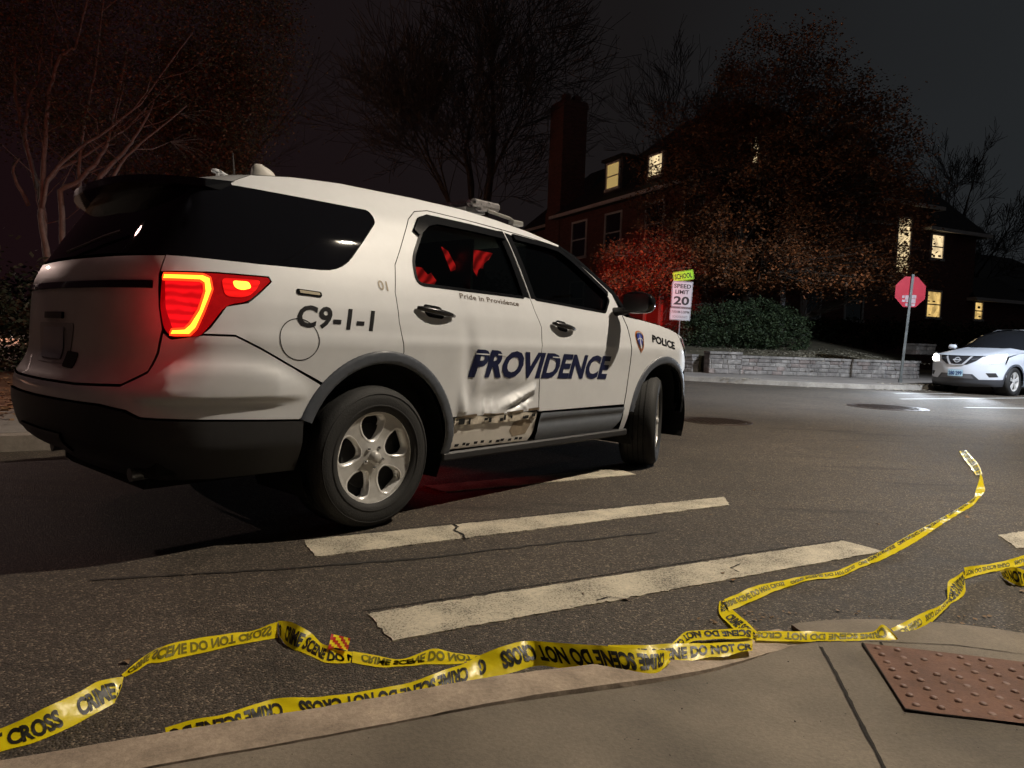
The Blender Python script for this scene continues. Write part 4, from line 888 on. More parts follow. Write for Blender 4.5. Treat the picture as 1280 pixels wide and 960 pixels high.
# expansion joints: tar-dark grooves with ragged edges
TAR = speckled('joint_dirt', (.02, .016, .012), 200, .5, .95, .8)
def joint(pts, w_, name='pavement_joint', m=TAR, dz=.0025):
    P = dens(pts, .03, closed=False); V = []; F = []
    for i, p in enumerate(P):
        a, b = P[max(i-1, 0)], P[min(i+1, len(P)-1)]; tx, ty = b[0]-a[0], b[1]-a[1]; l = math.hypot(tx, ty); w0, w1 = w_*rng.uniform(.5, 1.3), w_*rng.uniform(.5, 1.3)
        V += [(p[0]-ty/l*w0/2, p[1]+tx/l*w0/2, hs(p[0], p[1])+dz), (p[0]+ty/l*w1/2, p[1]-tx/l*w1/2, hs(p[0], p[1])+dz)]
    F = [(2*i, 2*i+1, 2*i+3, 2*i+2) for i in range(len(P)-1)]; return mesh(name, V, F, m, kind='structure')
joint([(1.035, 2.285), (1.0, 2.12), (.945, 1.88), (.875, 1.57), (.76, 1.1), (.55, .2)], .011)
joint([(1.255, 2.34), (1.21, 2.15), (1.13, 1.84)], .008)
joint([(.93, 2.30), (1.05, 2.335), (1.25, 2.345), (1.5, 2.335), (1.75, 2.26), (2.2, 2.02)], .004, dz=.002)
# tactile plate
tp = MB(); A = Vector((1.185, 2.315)); ux = Vector((.968, -.25)).normalized(); uy = Vector((-.235, -.972)).normalized()
BR = speckled('oxide_plate', (.150, .072, .045), 90, .22, .8, .4, .28, 7)
TW, TD = 1.22, .475
def tpt(a, b, dz): p = A+ux*a+uy*b; return (p.x, p.y, hs(p.x, p.y)+dz)
nn, mm_ = 24, 10; V = [tpt(TW*i/nn, TD*j/mm_, .006) for i in range(nn+1) for j in range(mm_+1)]; F = [(i*(mm_+1)+j, i*(mm_+1)+j+1, (i+1)*(mm_+1)+j+1, (i+1)*(mm_+1)+j) for i in range(nn) for j in range(mm_)]
tp.add(V, F)
rim_ = [tpt(a, b, dz) for a, b in ((0, 0), (TW, 0), (TW, TD), (0, TD)) for dz in (.006, -.01)]
tp.add(rim_, [(0, 1, 3, 2), (2, 3, 5, 4), (4, 5, 7, 6), (6, 7, 1, 0)])
tac = tp.build('tactile_plate', BR); tag(tac, 'rust red studded paving plate set in the kerb ramp', 'tactile plate')
dm = MB()
for i in range(20):
    for j in range(8):
        if rng.random() < .10: continue
        cx, cy = .035+.060*i, .035+.058*j; wear = rng.choice((1, 1, 1, .8, .45)); V = []
        for (r_, h_) in ((.0115, .0), (.0092, .0040*wear), (.006, .0056*wear)):
            for k in range(10): a = 2*math.pi*k/10; V.append(tpt(cx+r_*math.cos(a), cy+r_*math.sin(a), .006+h_))
        dm.add(V, [(q*10+k, q*10+(k+1) % 10, (q+1)*10+(k+1) % 10, (q+1)*10+k) for q in (0, 1) for k in range(10)]+[tuple(20+k for k in range(10))])
d_o = dm.build('studs', mat('worn_stud', (.19, .105, .075), .6, .1, var=.3, vscale=40), tac, smooth=True); d_o['kind'] = 'stuff'
fr_ = MB(); fr_.tube([tpt(0, 0, .004), tpt(0, TD, .004), tpt(TW, TD, .004)], .0045, 6); fr_.build('plate_edge', TAR, tac)
# painted crossing bars (thermoplastic, worn edges)
PNT = speckled('road_paint', (.50, .45, .35), 60, .18, .7, .5, .22, 5, crack=True)
def bar_(pts, seed, label):
    r_ = random.Random(seed); P = dens(pts, .02); c = [(x+r_.gauss(0, .0035), y+r_.gauss(0, .0035)) for x, y in P]
    vo, fo, _ = cdt2([c], .2); n = len(vo); b = _[0]
    V = [(x, y, .0045) for x, y in vo]+[(vo[i][0], vo[i][1], -.001) for i in b]; F = [tuple(f) for f in fo]+[(b[i], b[(i+1) % len(b)], n+(i+1) % len(b), n+i) for i in range(len(b))]
    return mesh('crosswalk_stripe', V, F, PNT, kind='structure')
bar_([(-.96, 3.34), (1.41, 4.645), (1.37, 4.41), (-.83, 3.10)], 1, '')
bar_([(-.48, 2.48), (1.74, 3.67), (1.86, 3.50), (-.36, 2.26)], 2, '')
bar_([(-.55, 4.66), (.83, 5.55), (.95, 5.34), (-.40, 4.50)], 3, '')
bar_([(2.70, 3.90), (3.4, 4.25), (3.4, 3.98), (2.62, 3.64)], 4, '')
joint_z = hs
CR_ = mat('crack_black', (.006, .005, .004), .9)
def roadline(pts, w_, m, z=.0075, name='road_crack', jit=.5, step=.03):
    P = dens(pts, step, closed=False); V = []
    for i, p in enumerate(P):
        a, b = P[max(i-1, 0)], P[min(i+1, len(P)-1)]; tx, ty = b[0]-a[0], b[1]-a[1]; l = math.hypot(tx, ty); w0, w1 = w_*rng.uniform(1-jit, 1+jit), w_*rng.uniform(1-jit, 1+jit); jx = rng.gauss(0, w_*.3*jit)
        V += [(p[0]-ty/l*w0/2+jx, p[1]+tx/l*w0/2, z), (p[0]+ty/l*w1/2+jx, p[1]-tx/l*w1/2, z)]
    return mesh(name, V, [(2*i, 2*i+1, 2*i+3, 2*i+2) for i in range(len(P)-1)], m, kind='structure')
roadline([(-.28, 3.71), (-.25, 3.66), (-.27, 3.60), (-.22, 3.53), (-.20, 3.44)], .012, CR_)
roadline([(-.50, 2.505), (.3, 2.93), (1.1, 3.36), (1.76, 3.70)], .006, CR_, z=.003)
roadline([(-.97, 3.36), (0, 3.90), (.8, 4.335)], .005, CR_, z=.003)
roadline([(.35, 2.68), (.40, 2.72), (.48, 2.70)], .006, CR_); roadline([(1.02, 3.08), (1.0, 3.14), (1.06, 3.20)], .006, CR_)
TARL = speckled('tar_seal', (.022, .019, .016), 120, .4, .6, .6)
roadline([(-1.6, 2.72), (-1.0, 2.90), (-.4, 3.12), (.1, 3.38), (.8, 3.72)], .018, TARL, z=.003, jit=.95, step=.06, name='tar_seam')
WL = mat('far_paint', (.55, .55, .52), .7)
roadline([(8.07, 14.93), (12.5, 17.1)], .10, WL, z=.005, name='lane_line', jit=.1, step=.5)
roadline([(8.35, 13.2), (12.5, 14.3)], .10, WL, z=.005, name='lane_line', jit=.1, step=.5)
roadline([(9.0, 16.9), (10.8, 17.6)], .10, WL, z=.005, name='lane_line', jit=.1, step=.5)
# manhole covers
IRON = mat('cast_iron', (.05, .035, .028), .5, .5, var=.3, vscale=20, bump=.3, bscale=60)
def cover(x, y, r_, label):
    b = MB(); M = Matrix.Translation((x, y, 0)) @ Matrix.Rotation(math.pi/2, 4, 'X') 
    def disc(prof, n=48): 
        V = [(x+r*math.cos(2*math.pi*k/n), y+r*math.sin(2*math.pi*k/n), h) for r, h in prof for k in range(n)]; b.add(V, [(i*n+k, i*n+(k+1) % n, (i+1)*n+(k+1) % n, (i+1)*n+k) for i in range(len(prof)-1) for k in range(n)]); 
    disc([(r_*1.02, .0), (r_, .007), (r_*.88, .007), (r_*.87, .003), (r_*.84, .003), (r_*.83, .008), (0.001, .008)])
    t = thing('manhole_cover', label, 'manhole cover', (0, 0, 0)); t.location = (x, y, 0)
    o = b.build('cover', IRON, t); o.location = (-x, -y, 0)
    s_ = MB(); n = int(r_*.8/.06)
    for i in range(-n, n+1):
        for j in range(-n, n+1):
            if math.hypot(i, j)*.062 < r_*.78: s_.box(x+i*.062-.018, x+i*.062+.018, y+j*.062-.018, y+j*.062+.018, .008, .012)
    o = s_.build('raised_pattern', IRON, t); o.location = (-x, -y, 0); o['kind'] = 'stuff'
cover(2.68, 9.32, .44, 'round iron manhole cover just right of the police SUV front wheel')
cover(6.62, 12.65, .64, 'wide round iron manhole cover in the street in front of the crossover')
# far pavement (corner opposite) and lawn
FE = catmull([(-26, 37), (-12, 29), (-2, 23.4), (2.5, 20.6), (4.8, 19.35), (7.4, 18.45), (9.6, 18.4), (11.2, 19.2), (13.2, 21.6), (17, 27.5), (27, 43), (40, 63)], 8)
def slab(name, front, far, m, z, step=1.5, drop=True, zf=None):
    lp = dens(list(front), .6, closed=False)+list(far); vo, fo, bl_ = cdt2([lp], step); zf_ = zf or (lambda x, y: z)
    V = [(x, y, zf_(x, y)) for x, y in vo]; n = len(V); b = bl_[0]; V += [(V[i][0], V[i][1], -.05) for i in b]
    return mesh(name, V, [tuple(f) for f in fo]+[(b[i], b[(i+1) % len(b)], n+(i+1) % len(b), n+i) for i in range(len(b))], m, kind='structure')
FARC = speckled('far_concrete', (.24, .22, .20), 30, .2, .85, .3, .2, 1.2)
KC = speckled('far_kerb', (.32, .30, .27), 20, .2, .85, .3)
slab('kerb', FE, [(60, 100), (-60, 100)], KC, .12)
FE2 = off(FE, -.16); slab('sidewalk', FE2, [(60, 99), (-60, 99)], FARC, .124)
WLN = [(-24, 42), (-10, 33.5), (0, 27.0), (4.4, 23.9), (6.0, 22.35), (7.6, 22.35), (10, 22.65), (12.3, 23.1), (13.4, 24.1), (16.6, 29.5), (26, 45), (38, 64)]
DRYG = speckled('dry_grass', (.085, .075, .045), 40, .5, .95, .8, .4, 1.5)
def lawnz(x, y):
    d = y-(22.4 if x < 12 else 23+1.55*(x-12.3)); return .60+max(0, min(1.0, .11*d))
WC = catmull(WLN, 5)
slab('lawn', off(WC, -.30), [(60, 98), (-60, 98)], DRYG, .6, step=1.2, zf=lawnz)
# stone wall: rows of rough ashlar around a dark core
STN = [speckled('stone_a', (.24, .225, .21), 9, .4, .9, 1., .4, 2.4), speckled('stone_b', (.19, .175, .165), 9, .4, .9, 1., .4, 2.4), speckled('stone_c', (.21, .175, .16), 9, .4, .9, 1., .4, 2.4)]
def stonewall(name, label, line, z0, rows_, rh, th=.34, cap=.07):
    t = thing(name, label, 'stone wall', (line[0][0], line[0][1], z0)); ox, oy = line[0]
    L_ = [0]
    for a, b in zip(line, line[1:]): L_.append(L_[-1]+math.hypot(b[0]-a[0], b[1]-a[1]))
    def at(s, d):
        i = max(0, min(len(line)-2, int(np.searchsorted(L_, s))-1)); a, b = line[i], line[i+1]; f = (s-L_[i])/(L_[i+1]-L_[i]); tx, ty = (b[0]-a[0]), (b[1]-a[1]); l = math.hypot(tx, ty)
        return (a[0]+tx*f+ty/l*d-ox, a[1]+ty*f-tx/l*d-oy)
    B = [MB(), MB(), MB()]; core = MB(); rg_ = random.Random(11)
    for r_ in range(rows_):
        s = -rg_.random()*.3
        while s < L_[-1]:
            w_ = rg_.uniform(.10, .48); h = rh*rg_.uniform(.86, 1.04); e = .005; p = rg_.uniform(0, .02); s0, s1 = max(0, s+e), min(L_[-1], s+w_-e)
            if s1 > s0+.02:
                k = .02; V = []
                for (d, kk) in ((th/2+p-.02, 0), (th/2+p, k), (-th/2-p, k), (-th/2-p+.02, 0)):
                    for (ss, zz) in ((s0+kk, r_*rh+e+kk), (s1-kk, r_*rh+e+kk), (s1-kk, r_*rh+h-kk), (s0+kk, r_*rh+h-kk)): x, y = at(ss, d); V.append((x, y, zz))
                F = [(0, 1, 5, 4), (1, 2, 6, 5), (2, 3, 7, 6), (3, 0, 4, 7), (4, 5, 6, 7), (8, 11, 10, 9), (8, 9, 13, 12), (9, 10, 14, 13), (10, 11, 15, 14), (11, 8, 12, 15), (1, 13, 14, 2), (2, 14, 15, 3), (3, 15, 12, 0), (0, 12, 13, 1)]
                B[rg_.choice((0, 0, 1, 1, 2))].add(V, F)
            s += w_
    for i, b in enumerate(B):
        if b.V: b.build('stonework', STN[i], t)
    s = 0
    cp = MB()
    while s < L_[-1]:
        w_ = min(rg_.uniform(.5, 1.1), L_[-1]-s); V = []
        for d in (th/2+.04, -th/2-.04):
            for ss, zz in ((s+.006, 0), (s+w_-.006, 0), (s+w_-.006, cap), (s+.006, cap)): x, y = at(ss, d); V.append((x, y, rows_*rh+zz+.004))
        cp.add(V, [(0, 1, 2, 3), (4, 7, 6, 5), (3, 2, 6, 7), (0, 4, 5, 1), (1, 5, 6, 2), (0, 3, 7, 4)]); s += w_
    cp.build('coping', STN[0], t)
    cr_ = MB()
    V = []
    for i in range(60):
        ss = L_[-1]*i/59
        for d in (th/2-.015, -th/2+.015):
            x, y = at(ss, d); V += [(x, y, 0), (x, y, rows_*rh)]
    cr_.add(V, [(4*i, 4*i+4, 4*i+5, 4*i+1) for i in range(59)]+[(4*i+2, 4*i+3, 4*i+7, 4*i+6) for i in range(59)]); cr_.build('mortar', mat('mortar', (.17, .16, .15), .9), t)
    return t
stonewall('garden_wall', 'long low wall of grey squared stones along the lawn behind the stop sign', [p for p in WC if 6.9 < p[0] < 13.6], .12, 4, .125)
stonewall('garden_wall', 'low stone wall running on behind the front of the police SUV', [p for p in WC if -2 < p[0] < 5.75], .12, 4, .12)
stonewall('wall_pier', 'thicker stone pier beside the green hedge at the left end of the long wall', [(5.95, 22.15), (6.95, 22.15)], .12, 4, .15, th=.62)
stonewall('wall_pier', 'stone pier left of the crossover car, at the lawn steps', [(14.3, 26.0), (15.2, 26.4)], .9, 2, .16, th=.5)
# left corner block
LEF = catmull([(-16, -1.6), (-8, 2.95), (-3.82, 5.35), (-2.9, 5.9), (-2.45, 6.5), (-2.6, 7.4), (-4.2, 10.5), (-9, 19), (-18, 35)], 8)
slab('kerb', [(x, y) for x, y in LEF], [(-60, 35), (-60, -1.6)], speckled('left_kerb', (.30, .26, .22), 30, .2), .12)
l2 = off(LEF, -.16); slab('sidewalk', l2, [(-59, 34.5), (-59, -1.5)], FARC, .124)
l3 = off(LEF, -2.0); 
slab('lawn', [p for p in l3 if p[1] < 33], [(-58, 33), (-58, -1.0)], speckled('leafy_lawn', (.16, .085, .045), 18, .5, .95, .8, .4, 2), .15)
# fallen leaves and grit
def litter(name, spots, n, spread, sz, m, seed, zf):
    r_ = random.Random(seed); b = MB()
    for _ in range(n):
        c = r_.choice(spots); x, y = c[0]+r_.gauss(0, spread), c[1]+r_.gauss(0, spread*.6); z = zf(x, y)+.003; a = r_.uniform(0, 6.3); s_ = sz*r_.uniform(.5, 1.3)
        q = [(x+s_*f*math.cos(a+t), y+s_*f*math.sin(a+t), z+r_.uniform(0, s_*.6)) for t, f in ((0, 1), (1.2, .6), (2.0, .8), (3.1, .9), (4.2, .7), (5.3, .6))]
        b.add(q, [tuple(range(6))])
    o = b.build(name, m); o['kind'] = 'stuff'; return o
LEAFB = mat('dry_leaf', (.20, .12, .06), .7, var=.5, vscale=9)
def gz(x, y):
    return hs(x, y) if inside([(x, y)], loop)[0] else 0
litter('leaf_litter', [(.80, 2.50), (.95, 2.58), (1.05, 2.62), (.7, 2.40), (1.35, 2.63), (1.7, 2.62), (2.0, 2.50)], 60, .05, .010, LEAFB, 4, gz)
litter('leaf_litter', [(1.75, 4.1), (.9, 7), (2.5, 7.3), (3.0, 7.2), (2.2, 5), (-1.2, 2.2), (0, 2.2), (1.2, 3.1), (1.8, 2.9)], 22, .4, .016, LEAFB, 9, lambda x, y: 0)
litter('grit', [(.2, 1.8), (-.5, 1.3), (.7, 1.9), (1.1, 1.9), (0, 1.5)], 60, .35, .003, mat('grit', (.03, .025, .02), .9), 19, gz)
litter('leaf_litter', [(10.2, 18.6), (10.8, 18.9), (11.4, 19.2), (9.6, 18.3), (8, 18.5), (6, 18.9)], 420, .35, .035, mat('pale_leaf', (.34, .31, .25), .7, var=.4, vscale=9), 29, lambda x, y: .125 if y > 18.7 else 0)
litter('leaf_litter', [(8, 24), (10, 24), (12, 25), (9.5, 23.6), (11.5, 24)], 900, .9, .05, mat('lawn_leaf', (.30, .27, .20), .8, var=.4, vscale=9), 39, lawnz)
litter('leaf_litter', [(-5, 9), (-6, 10), (-5, 7.5), (-6.5, 8.3), (-4.6, 8), (-4.4, 6.6)], 900, .8, .045, LEAFB, 49, lambda x, y: .16)
# ================================================================ SIGNS
ALU = mat('sign_metal', (.34, .34, .35), .4, .7, var=.15, vscale=10)
WHS = mat('sign_white', (.50, .50, .52), .45)
BKS = mat('sign_black', (.01, .01, .01), .5)
sg_ = thing('speed_sign', 'school speed limit 20 sign stack on a thin post above the SUV hood', 'road sign', (4.84, 21.3, .12))
def plate(name, w_, h, z, m, parent, t=.012, y=0, rot=0, r=.03, border=None, yaw=0, x=0):
    Mx = Matrix.Translation((x, y, z)) @ Matrix.Rotation(yaw, 4, 'Z') @ Matrix.Rotation(rot, 4, 'Y') @ Matrix.Rotation(math.pi/2, 4, 'X')
    p = rpoly([(-w_/2, -h/2), (w_/2, -h/2), (w_/2, h/2), (-w_/2, h/2)], r); n = len(p)
    V = [Mx @ Vector((a, b, 0)) for a, b in p]+[Mx @ Vector((a, b, -t)) for a, b in p]; F = [tuple(range(n)), tuple(range(2*n-1, n-1, -1))]+[(i, n+i, n+(i+1) % n, (i+1) % n) for i in range(n)]
    o = mesh(name, V, F, m, parent)
    if border:
        bi = inset(p, .02); bo = inset(p, .01); V = [Mx @ Vector((a, b, .002)) for a, b in bo]+[Mx @ Vector((a, b, .002)) for a, b in bi]; mesh('border', V, [(i, (i+1) % n, n+(i+1) % n, n+i) for i in range(n)], border, o)
    return o, Mx
pb = MB(); pb.tube([(0, .03, 0), (.07, .03, 3.0)], .022, 8); pb.build('post', STEELM, sg_)
YL = mat('school_yellow', (.42, .85, .03), .4, emit=(.5, .8, .02), estr=.0)
o, Mx = plate('school_plate', .60, .29, 2.86, YL, sg_, rot=-R(9), x=.075, border=BKS, yaw=R(-8)); flat_text('lettering', glyphs('SCHOOL', .02), -.25, -.075, .50, .15, Mx @ Matrix.Translation((0, 0, .004)), BKS, o)
o, Mx = plate('speed_plate', .61, .76, 2.32, WHS, sg_, x=.06, border=BKS, rot=R(2)); T3 = Mx @ Matrix.Translation((0, 0, .004))
flat_text('lettering', glyphs('SPEED', .02), -.25, .18, .50, .12, T3, BKS, o); flat_text('lettering', glyphs('LIMIT', .02), -.20, .01, .40, .12, T3, BKS, o); flat_text('lettering', glyphs('20', .03), -.23, -.30, .46, .24, T3, BKS, o)
o, Mx = plate('time_plate', .61, .36, 1.735, WHS, sg_, x=.035, border=BKS, rot=R(2)); T3 = Mx @ Matrix.Translation((0, 0, .004))
flat_text('lettering', glyphs('7:00AM-5:00PM', .01), -.26, .03, .52, .08, T3, mat('sign_grey', (.10, .10, .11), .5), o); flat_text('lettering', glyphs('SCHOOLDAYS', .0), -.22, -.11, .44, .07, T3, mat('sign_grey2', (.16, .16, .17), .5), o)
plate('side_plate', .46, .66, 2.30, ALU, sg_, y=.10, x=-.16, yaw=R(62))
st_ = thing('stop_sign', 'red octagonal stop sign seen from behind on a tall steel post at the far corner', 'stop sign', (10.88, 20.2, .12)); 
LEAN = .075
pb = MB(); pb.box(-.035, .035, -.03, .0, 0, 3.02, Matrix(((1, 0, LEAN/1.5, 0), (0, 1, 0, 0), (0, 0, 1, 0), (0, 0, 0, 1)))); pb.box(-.05, .05, -.045, .015, 0, .10, bev=.01); pb.build('post', mat('post_steel', (.16, .17, .165), .45, .6, var=.3, vscale=9), st_)
rr_ = .455; cxs, czs = .125, 2.535
oc = [(cxs+rr_*math.cos(R(22.5+45*k)), .012, czs+rr_*math.sin(R(22.5+45*k))) for k in range(8)]; oc2 = [(x, y+.006, z) for x, y, z in oc]
so = mesh('sign_face', oc+oc2, [tuple(range(7, -1, -1)), tuple(range(8, 16))]+[(k, (k+1) % 8, 8+(k+1) % 8, 8+k) for k in range(8)], mat('stop_red', (.36, .012, .028), .45, var=.12, vscale=4, emit=None), st_)
sk = MB()
for (x, z, a, b) in ((-.09, -.16, .045, .065), (-.19, -.14, .035, .035), (-.17, -.25, .05, .03), (-.06, -.26, .04, .03), (-.07, -.36, .045, .04), (.22-.12, -.13, .075, .045), (.10, -.25, .06, .065), (.09, -.36, .06, .03), (.02, -.36, .03, .03)):
    sk.add([(cxs+x-a, .008, czs+z-b), (cxs+x+a, .008, czs+z-b), (cxs+x+a, .008, czs+z+b), (cxs+x-a, .008, czs+z+b)], [(0, 1, 2, 3)])
sk.build('stickers', mat('sticker', (.36, .28, .30), .5, var=.3, vscale=10), so)
# street light that lights the whole junction: pole stands on the near right pavement, arm over the road
lp = thing('street_lamp', 'tall cobra head street lamp on the near pavement, outside the photo', 'street lamp', (5.9, -2.2, .12))
pb = MB(); pb.tube([(0, 0, 0), (0, 0, 4), (0, 0, 7.9)], [.11, .09, .07], 16); pb.lathe([(.2, 0), (.2, .03), (.12, .05)], 16, Matrix.Rotation(math.pi/2, 4, 'X')); pb.build('pole', STEELM, lp, smooth=True)
LX, LY, LZ = 6.1, 5.2, 8.55
pb = MB(); pb.tube([(0, 0, 7.7), (.05, .8, 8.25), (.25, 3.5, 8.5), (LX-5.9, LY+2.2-.3, LZ-.05)], [.05, .045, .04, .035], 10); pb.build('arm', STEELM, lp, smooth=True)
pb = MB(); pb.box(LX-5.9-.13, LX-5.9+.13, LY+2.2-.35, LY+2.2+.35, LZ-.12, LZ+.03, bev=.05); hd_ = pb.build('lamp_head', STEELM, lp)
pb = MB(); pb.add([(LX-5.9+.09*a, LY+2.2+.2*b, LZ-.125) for a, b in ((-1, -1), (1, -1), (1, 1), (-1, 1))], [(3, 2, 1, 0)]); pb.build('lens', lit('lamp_lens', (1, .86, .62), 20), hd_)
l = bpy.data.lights.new('lamp_light', 'SPOT'); o = bpy.data.objects.new('lamp_light', l); link(o, hd_); l.energy = LAMP_W; l.color = LAMP_COL; l.spot_size = R(158); l.spot_blend = .5; l.shadow_soft_size = .09
o.location = (LX-5.9, LY+2.2, LZ-.16)
def far_lamp(label, x, y, ax, ay, z, watts, colr, cone, soft=.12, aim_=None):
    t = thing('street_lamp', label, 'street lamp', (x, y, .1)); b = MB(); b.tube([(0, 0, 0), (0, 0, z-.5)], [.10, .07], 12); b.build('pole', STEELM, t, smooth=True)
    b = MB(); b.tube([(0, 0, z-.7), (ax*.4, ay*.4, z-.1), (ax, ay, z)], [.05, .04, .035], 8); b.build('arm', STEELM, t, smooth=True)
    b = MB(); b.box(ax-.15, ax+.15, ay-.35, ay+.35, z-.10, z+.04, bev=.04); h_ = b.build('lamp_head', STEELM, t)
    l = bpy.data.lights.new('lamp_light', 'SPOT'); o = bpy.data.objects.new('lamp_light', l); link(o, h_); l.energy = watts; l.color = colr; l.spot_size = R(cone); l.spot_blend = .7; l.shadow_soft_size = soft; o.location = (ax, ay, z-.16)
    if aim_: o.rotation_euler = (Vector(aim_)-Vector((x+ax, y+ay, z))).to_track_quat('-Z', 'Y').to_euler()
far_lamp('tall cool white street lamp right of the junction, outside the photo', 15.5, 8.2, -3.0, 2.3, 8.6, COOL_W, COOL_COL, 90, aim_=(8, 17.0, 0))
far_lamp('added unseen lamp far up the left side street, brightening the brick house', -31, 27, 2.4, .8, 8.0, FARL_W, FARL_COL, 172)  # added unseen source that brightens the left facade of the house
far_lamp('street lamp on the left pavement, outside the photo', -11.0, 6.6, 2.2, -.9, 6.2, LEFT_W, LEFT_COL, 160)
# ================================================================ BRICK HOUSE on the far corner
HC = Vector((8.3, 30.6)); hb = Vector((.9029, .4299)); ha = Vector((-.4299, .9029))
house = thing('brick_house', 'large dark brick house with lit windows, tall chimney and sloping roof behind the trees', 'house', (HC.x, HC.y, 0), math.atan2(hb.y, hb.x))
# local x = along right facade (b), local y = along left facade (a)
def brick(name, c):
    m = bpy.data.materials.new(name); m.use_nodes = True; t = m.node_tree; b = t.nodes['Principled BSDF']; L = t.links.new
    g = t.nodes.new('ShaderNodeNewGeometry'); tcn = t.nodes.new('ShaderNodeTexCoord'); sp = t.nodes.new('ShaderNodeSeparateXYZ'); L(tcn.outputs['Object'], sp.inputs[0])
    ad = t.nodes.new('ShaderNodeMath'); L(sp.outputs[0], ad.inputs[0]); L(sp.outputs[1], ad.inputs[1]); cb = t.nodes.new('ShaderNodeCombineXYZ'); L(ad.outputs[0], cb.inputs[0]); L(sp.outputs[2], cb.inputs[1])
    br = t.nodes.new('ShaderNodeTexBrick'); br.inputs['Scale'].default_value = 1; br.inputs['Brick Width'].default_value = .22; br.inputs['Row Height'].default_value = .075; br.inputs['Mortar Size'].default_value = .008
    br.inputs['Color1'].default_value = (*c, 1); br.inputs['Color2'].default_value = (c[0]*.6, c[1]*.6, c[2]*.6, 1); br.inputs['Mortar'].default_value = (.16, .14, .13, 1); L(cb.outputs[0], br.inputs[0]); L(br.outputs[0], b.inputs['Base Color']); b.inputs['Roughness'].default_value = .9
    return m
BRK = brick('brick', (.24, .08, .065)); ROOFM = mat('slate', (.05, .048, .05), .8, var=.3, vscale=2); TRIM = mat('white_trim', (.78, .75, .73), .6, var=.1, vscale=4)
DWIN = mat('dark_pane', (.02, .022, .028), .08, coat=1.)
def room(name, c, s, seed):
    m = lit(name, c, s); t = m.node_tree; b = t.nodes['Principled BSDF']; L = t.links.new; b.inputs['Base Color'].default_value = (.05, .04, .03, 1)
    tcn = t.nodes.new('ShaderNodeTexCoord'); mp = t.nodes.new('ShaderNodeMapping'); mp.inputs['Location'].default_value = (seed, seed*.7, seed*.3); L(tcn.outputs['Object'], mp.inputs[0])
    n = t.nodes.new('ShaderNodeTexNoise'); n.inputs['Scale'].default_value = 1.8; n.inputs['Detail'].default_value = 3; L(mp.outputs[0], n.inputs['Vector'])
    v = t.nodes.new('ShaderNodeTexVoronoi'); v.distance = 'CHEBYCHEV'; v.inputs['Scale'].default_value = 3.2; L(mp.outputs[0], v.inputs['Vector']); sp = t.nodes.new('ShaderNodeSeparateColor'); L(v.outputs['Color'], sp.inputs[0])
    a = t.nodes.new('ShaderNodeMath'); a.operation = 'MULTIPLY_ADD'; a.inputs[1].default_value = .35; L(sp.outputs[0], a.inputs[0]); L(n.outputs['Fac'], a.inputs[2])
    r = t.nodes.new('ShaderNodeMapRange'); r.inputs[1].default_value = .35; r.inputs[2].default_value = .85; r.inputs[3].default_value = s*.35; r.inputs[4].default_value = s*1.15; L(a.outputs[0], r.inputs[0]); L(r.outputs[0], b.inputs['Emission Strength']); return m
WARM = room('warm_pane', (1.0, .66, .22), .72, 1.3); WARM2 = room('pale_pane', (1.0, .76, .42), .85, 4.1)
hw = MB(); hw.box(0, 13.4, 0, 13.5, 0, 8.05); hw.build('wall', BRK, house)
hw = MB(); hw.box(13.4, 17.4, .02, 9, 0, 7.05); hw.build('wall', BRK, house)
hw = MB(); hw.box(17.4, 22.5, .04, 7, 0, 3.8); hw.build('wall', BRK, house)
hw = MB(); hw.box(2.0, 12, 15.2, 22, 0, 8.3); hw.box(0.3, 12, 13.5, 15.2, 0, 8.0); hw.build('wall', BRK, house)
def hip(x0, x1, y0, y1, z, zr, ix, iy, name='roof', ov=.45):
    x0 -= ov; x1 += ov; y0 -= ov; y1 += ov; b = MB()
    b.add([(x0, y0, z), (x1, y0, z), (x1, y1, z), (x0, y1, z), (x0+ix, y0+iy, zr), (x1-ix, y0+iy, zr), (x1-ix, y1-iy, zr), (x0+ix, y1-iy, zr), (x0, y0, z-.12), (x1, y0, z-.12), (x1, y1, z-.12), (x0, y1, z-.12)],
          [(0, 1, 5, 4), (1, 2, 6, 5), (2, 3, 7, 6), (3, 0, 4, 7), (4, 5, 6, 7), (8, 11, 10, 9)])
    r_ = b.build(name, ROOFM, house)
    t = MB(); w_ = .10
    t.box(x0-w_, x1+w_, y0-w_, y0, z-.14, z+.03); t.box(x0-w_, x0, y0, y1, z-.14, z+.03); t.box(x1, x1+w_, y0, y1, z-.14, z+.03)
    t.build('gutter', TRIM, r_); return r_
mainroof = hip(0, 13.4, 0, 13.5, 8.15, 13.3, 5.6, 5.2)
hip(13.55, 17.3, .02, 9, 7.15, 9.6, 2.0, 2.0); hip(17.5, 22.5, .04, 7, 3.9, 5.2, 1.2, 1.6); hip(2.0, 12, 15.3, 22, 8.45, 12.5, 4, 3)
ch = MB(); ch.box(-.05, 1.65, 13.55, 15.3, 0, 8.6); ch.box(.0, 1.60, 13.6, 15.2, 8.6, 15.0); ch.box(-.06, 1.66, 13.54, 15.26, 14.6, 14.85, bev=.03); ch.box(.2, .6, 13.9, 14.3, 15.0, 15.4); ch.box(.9, 1.3, 13.9, 14.3, 15.0, 15.4)
ch.build('chimney', BRK, house)
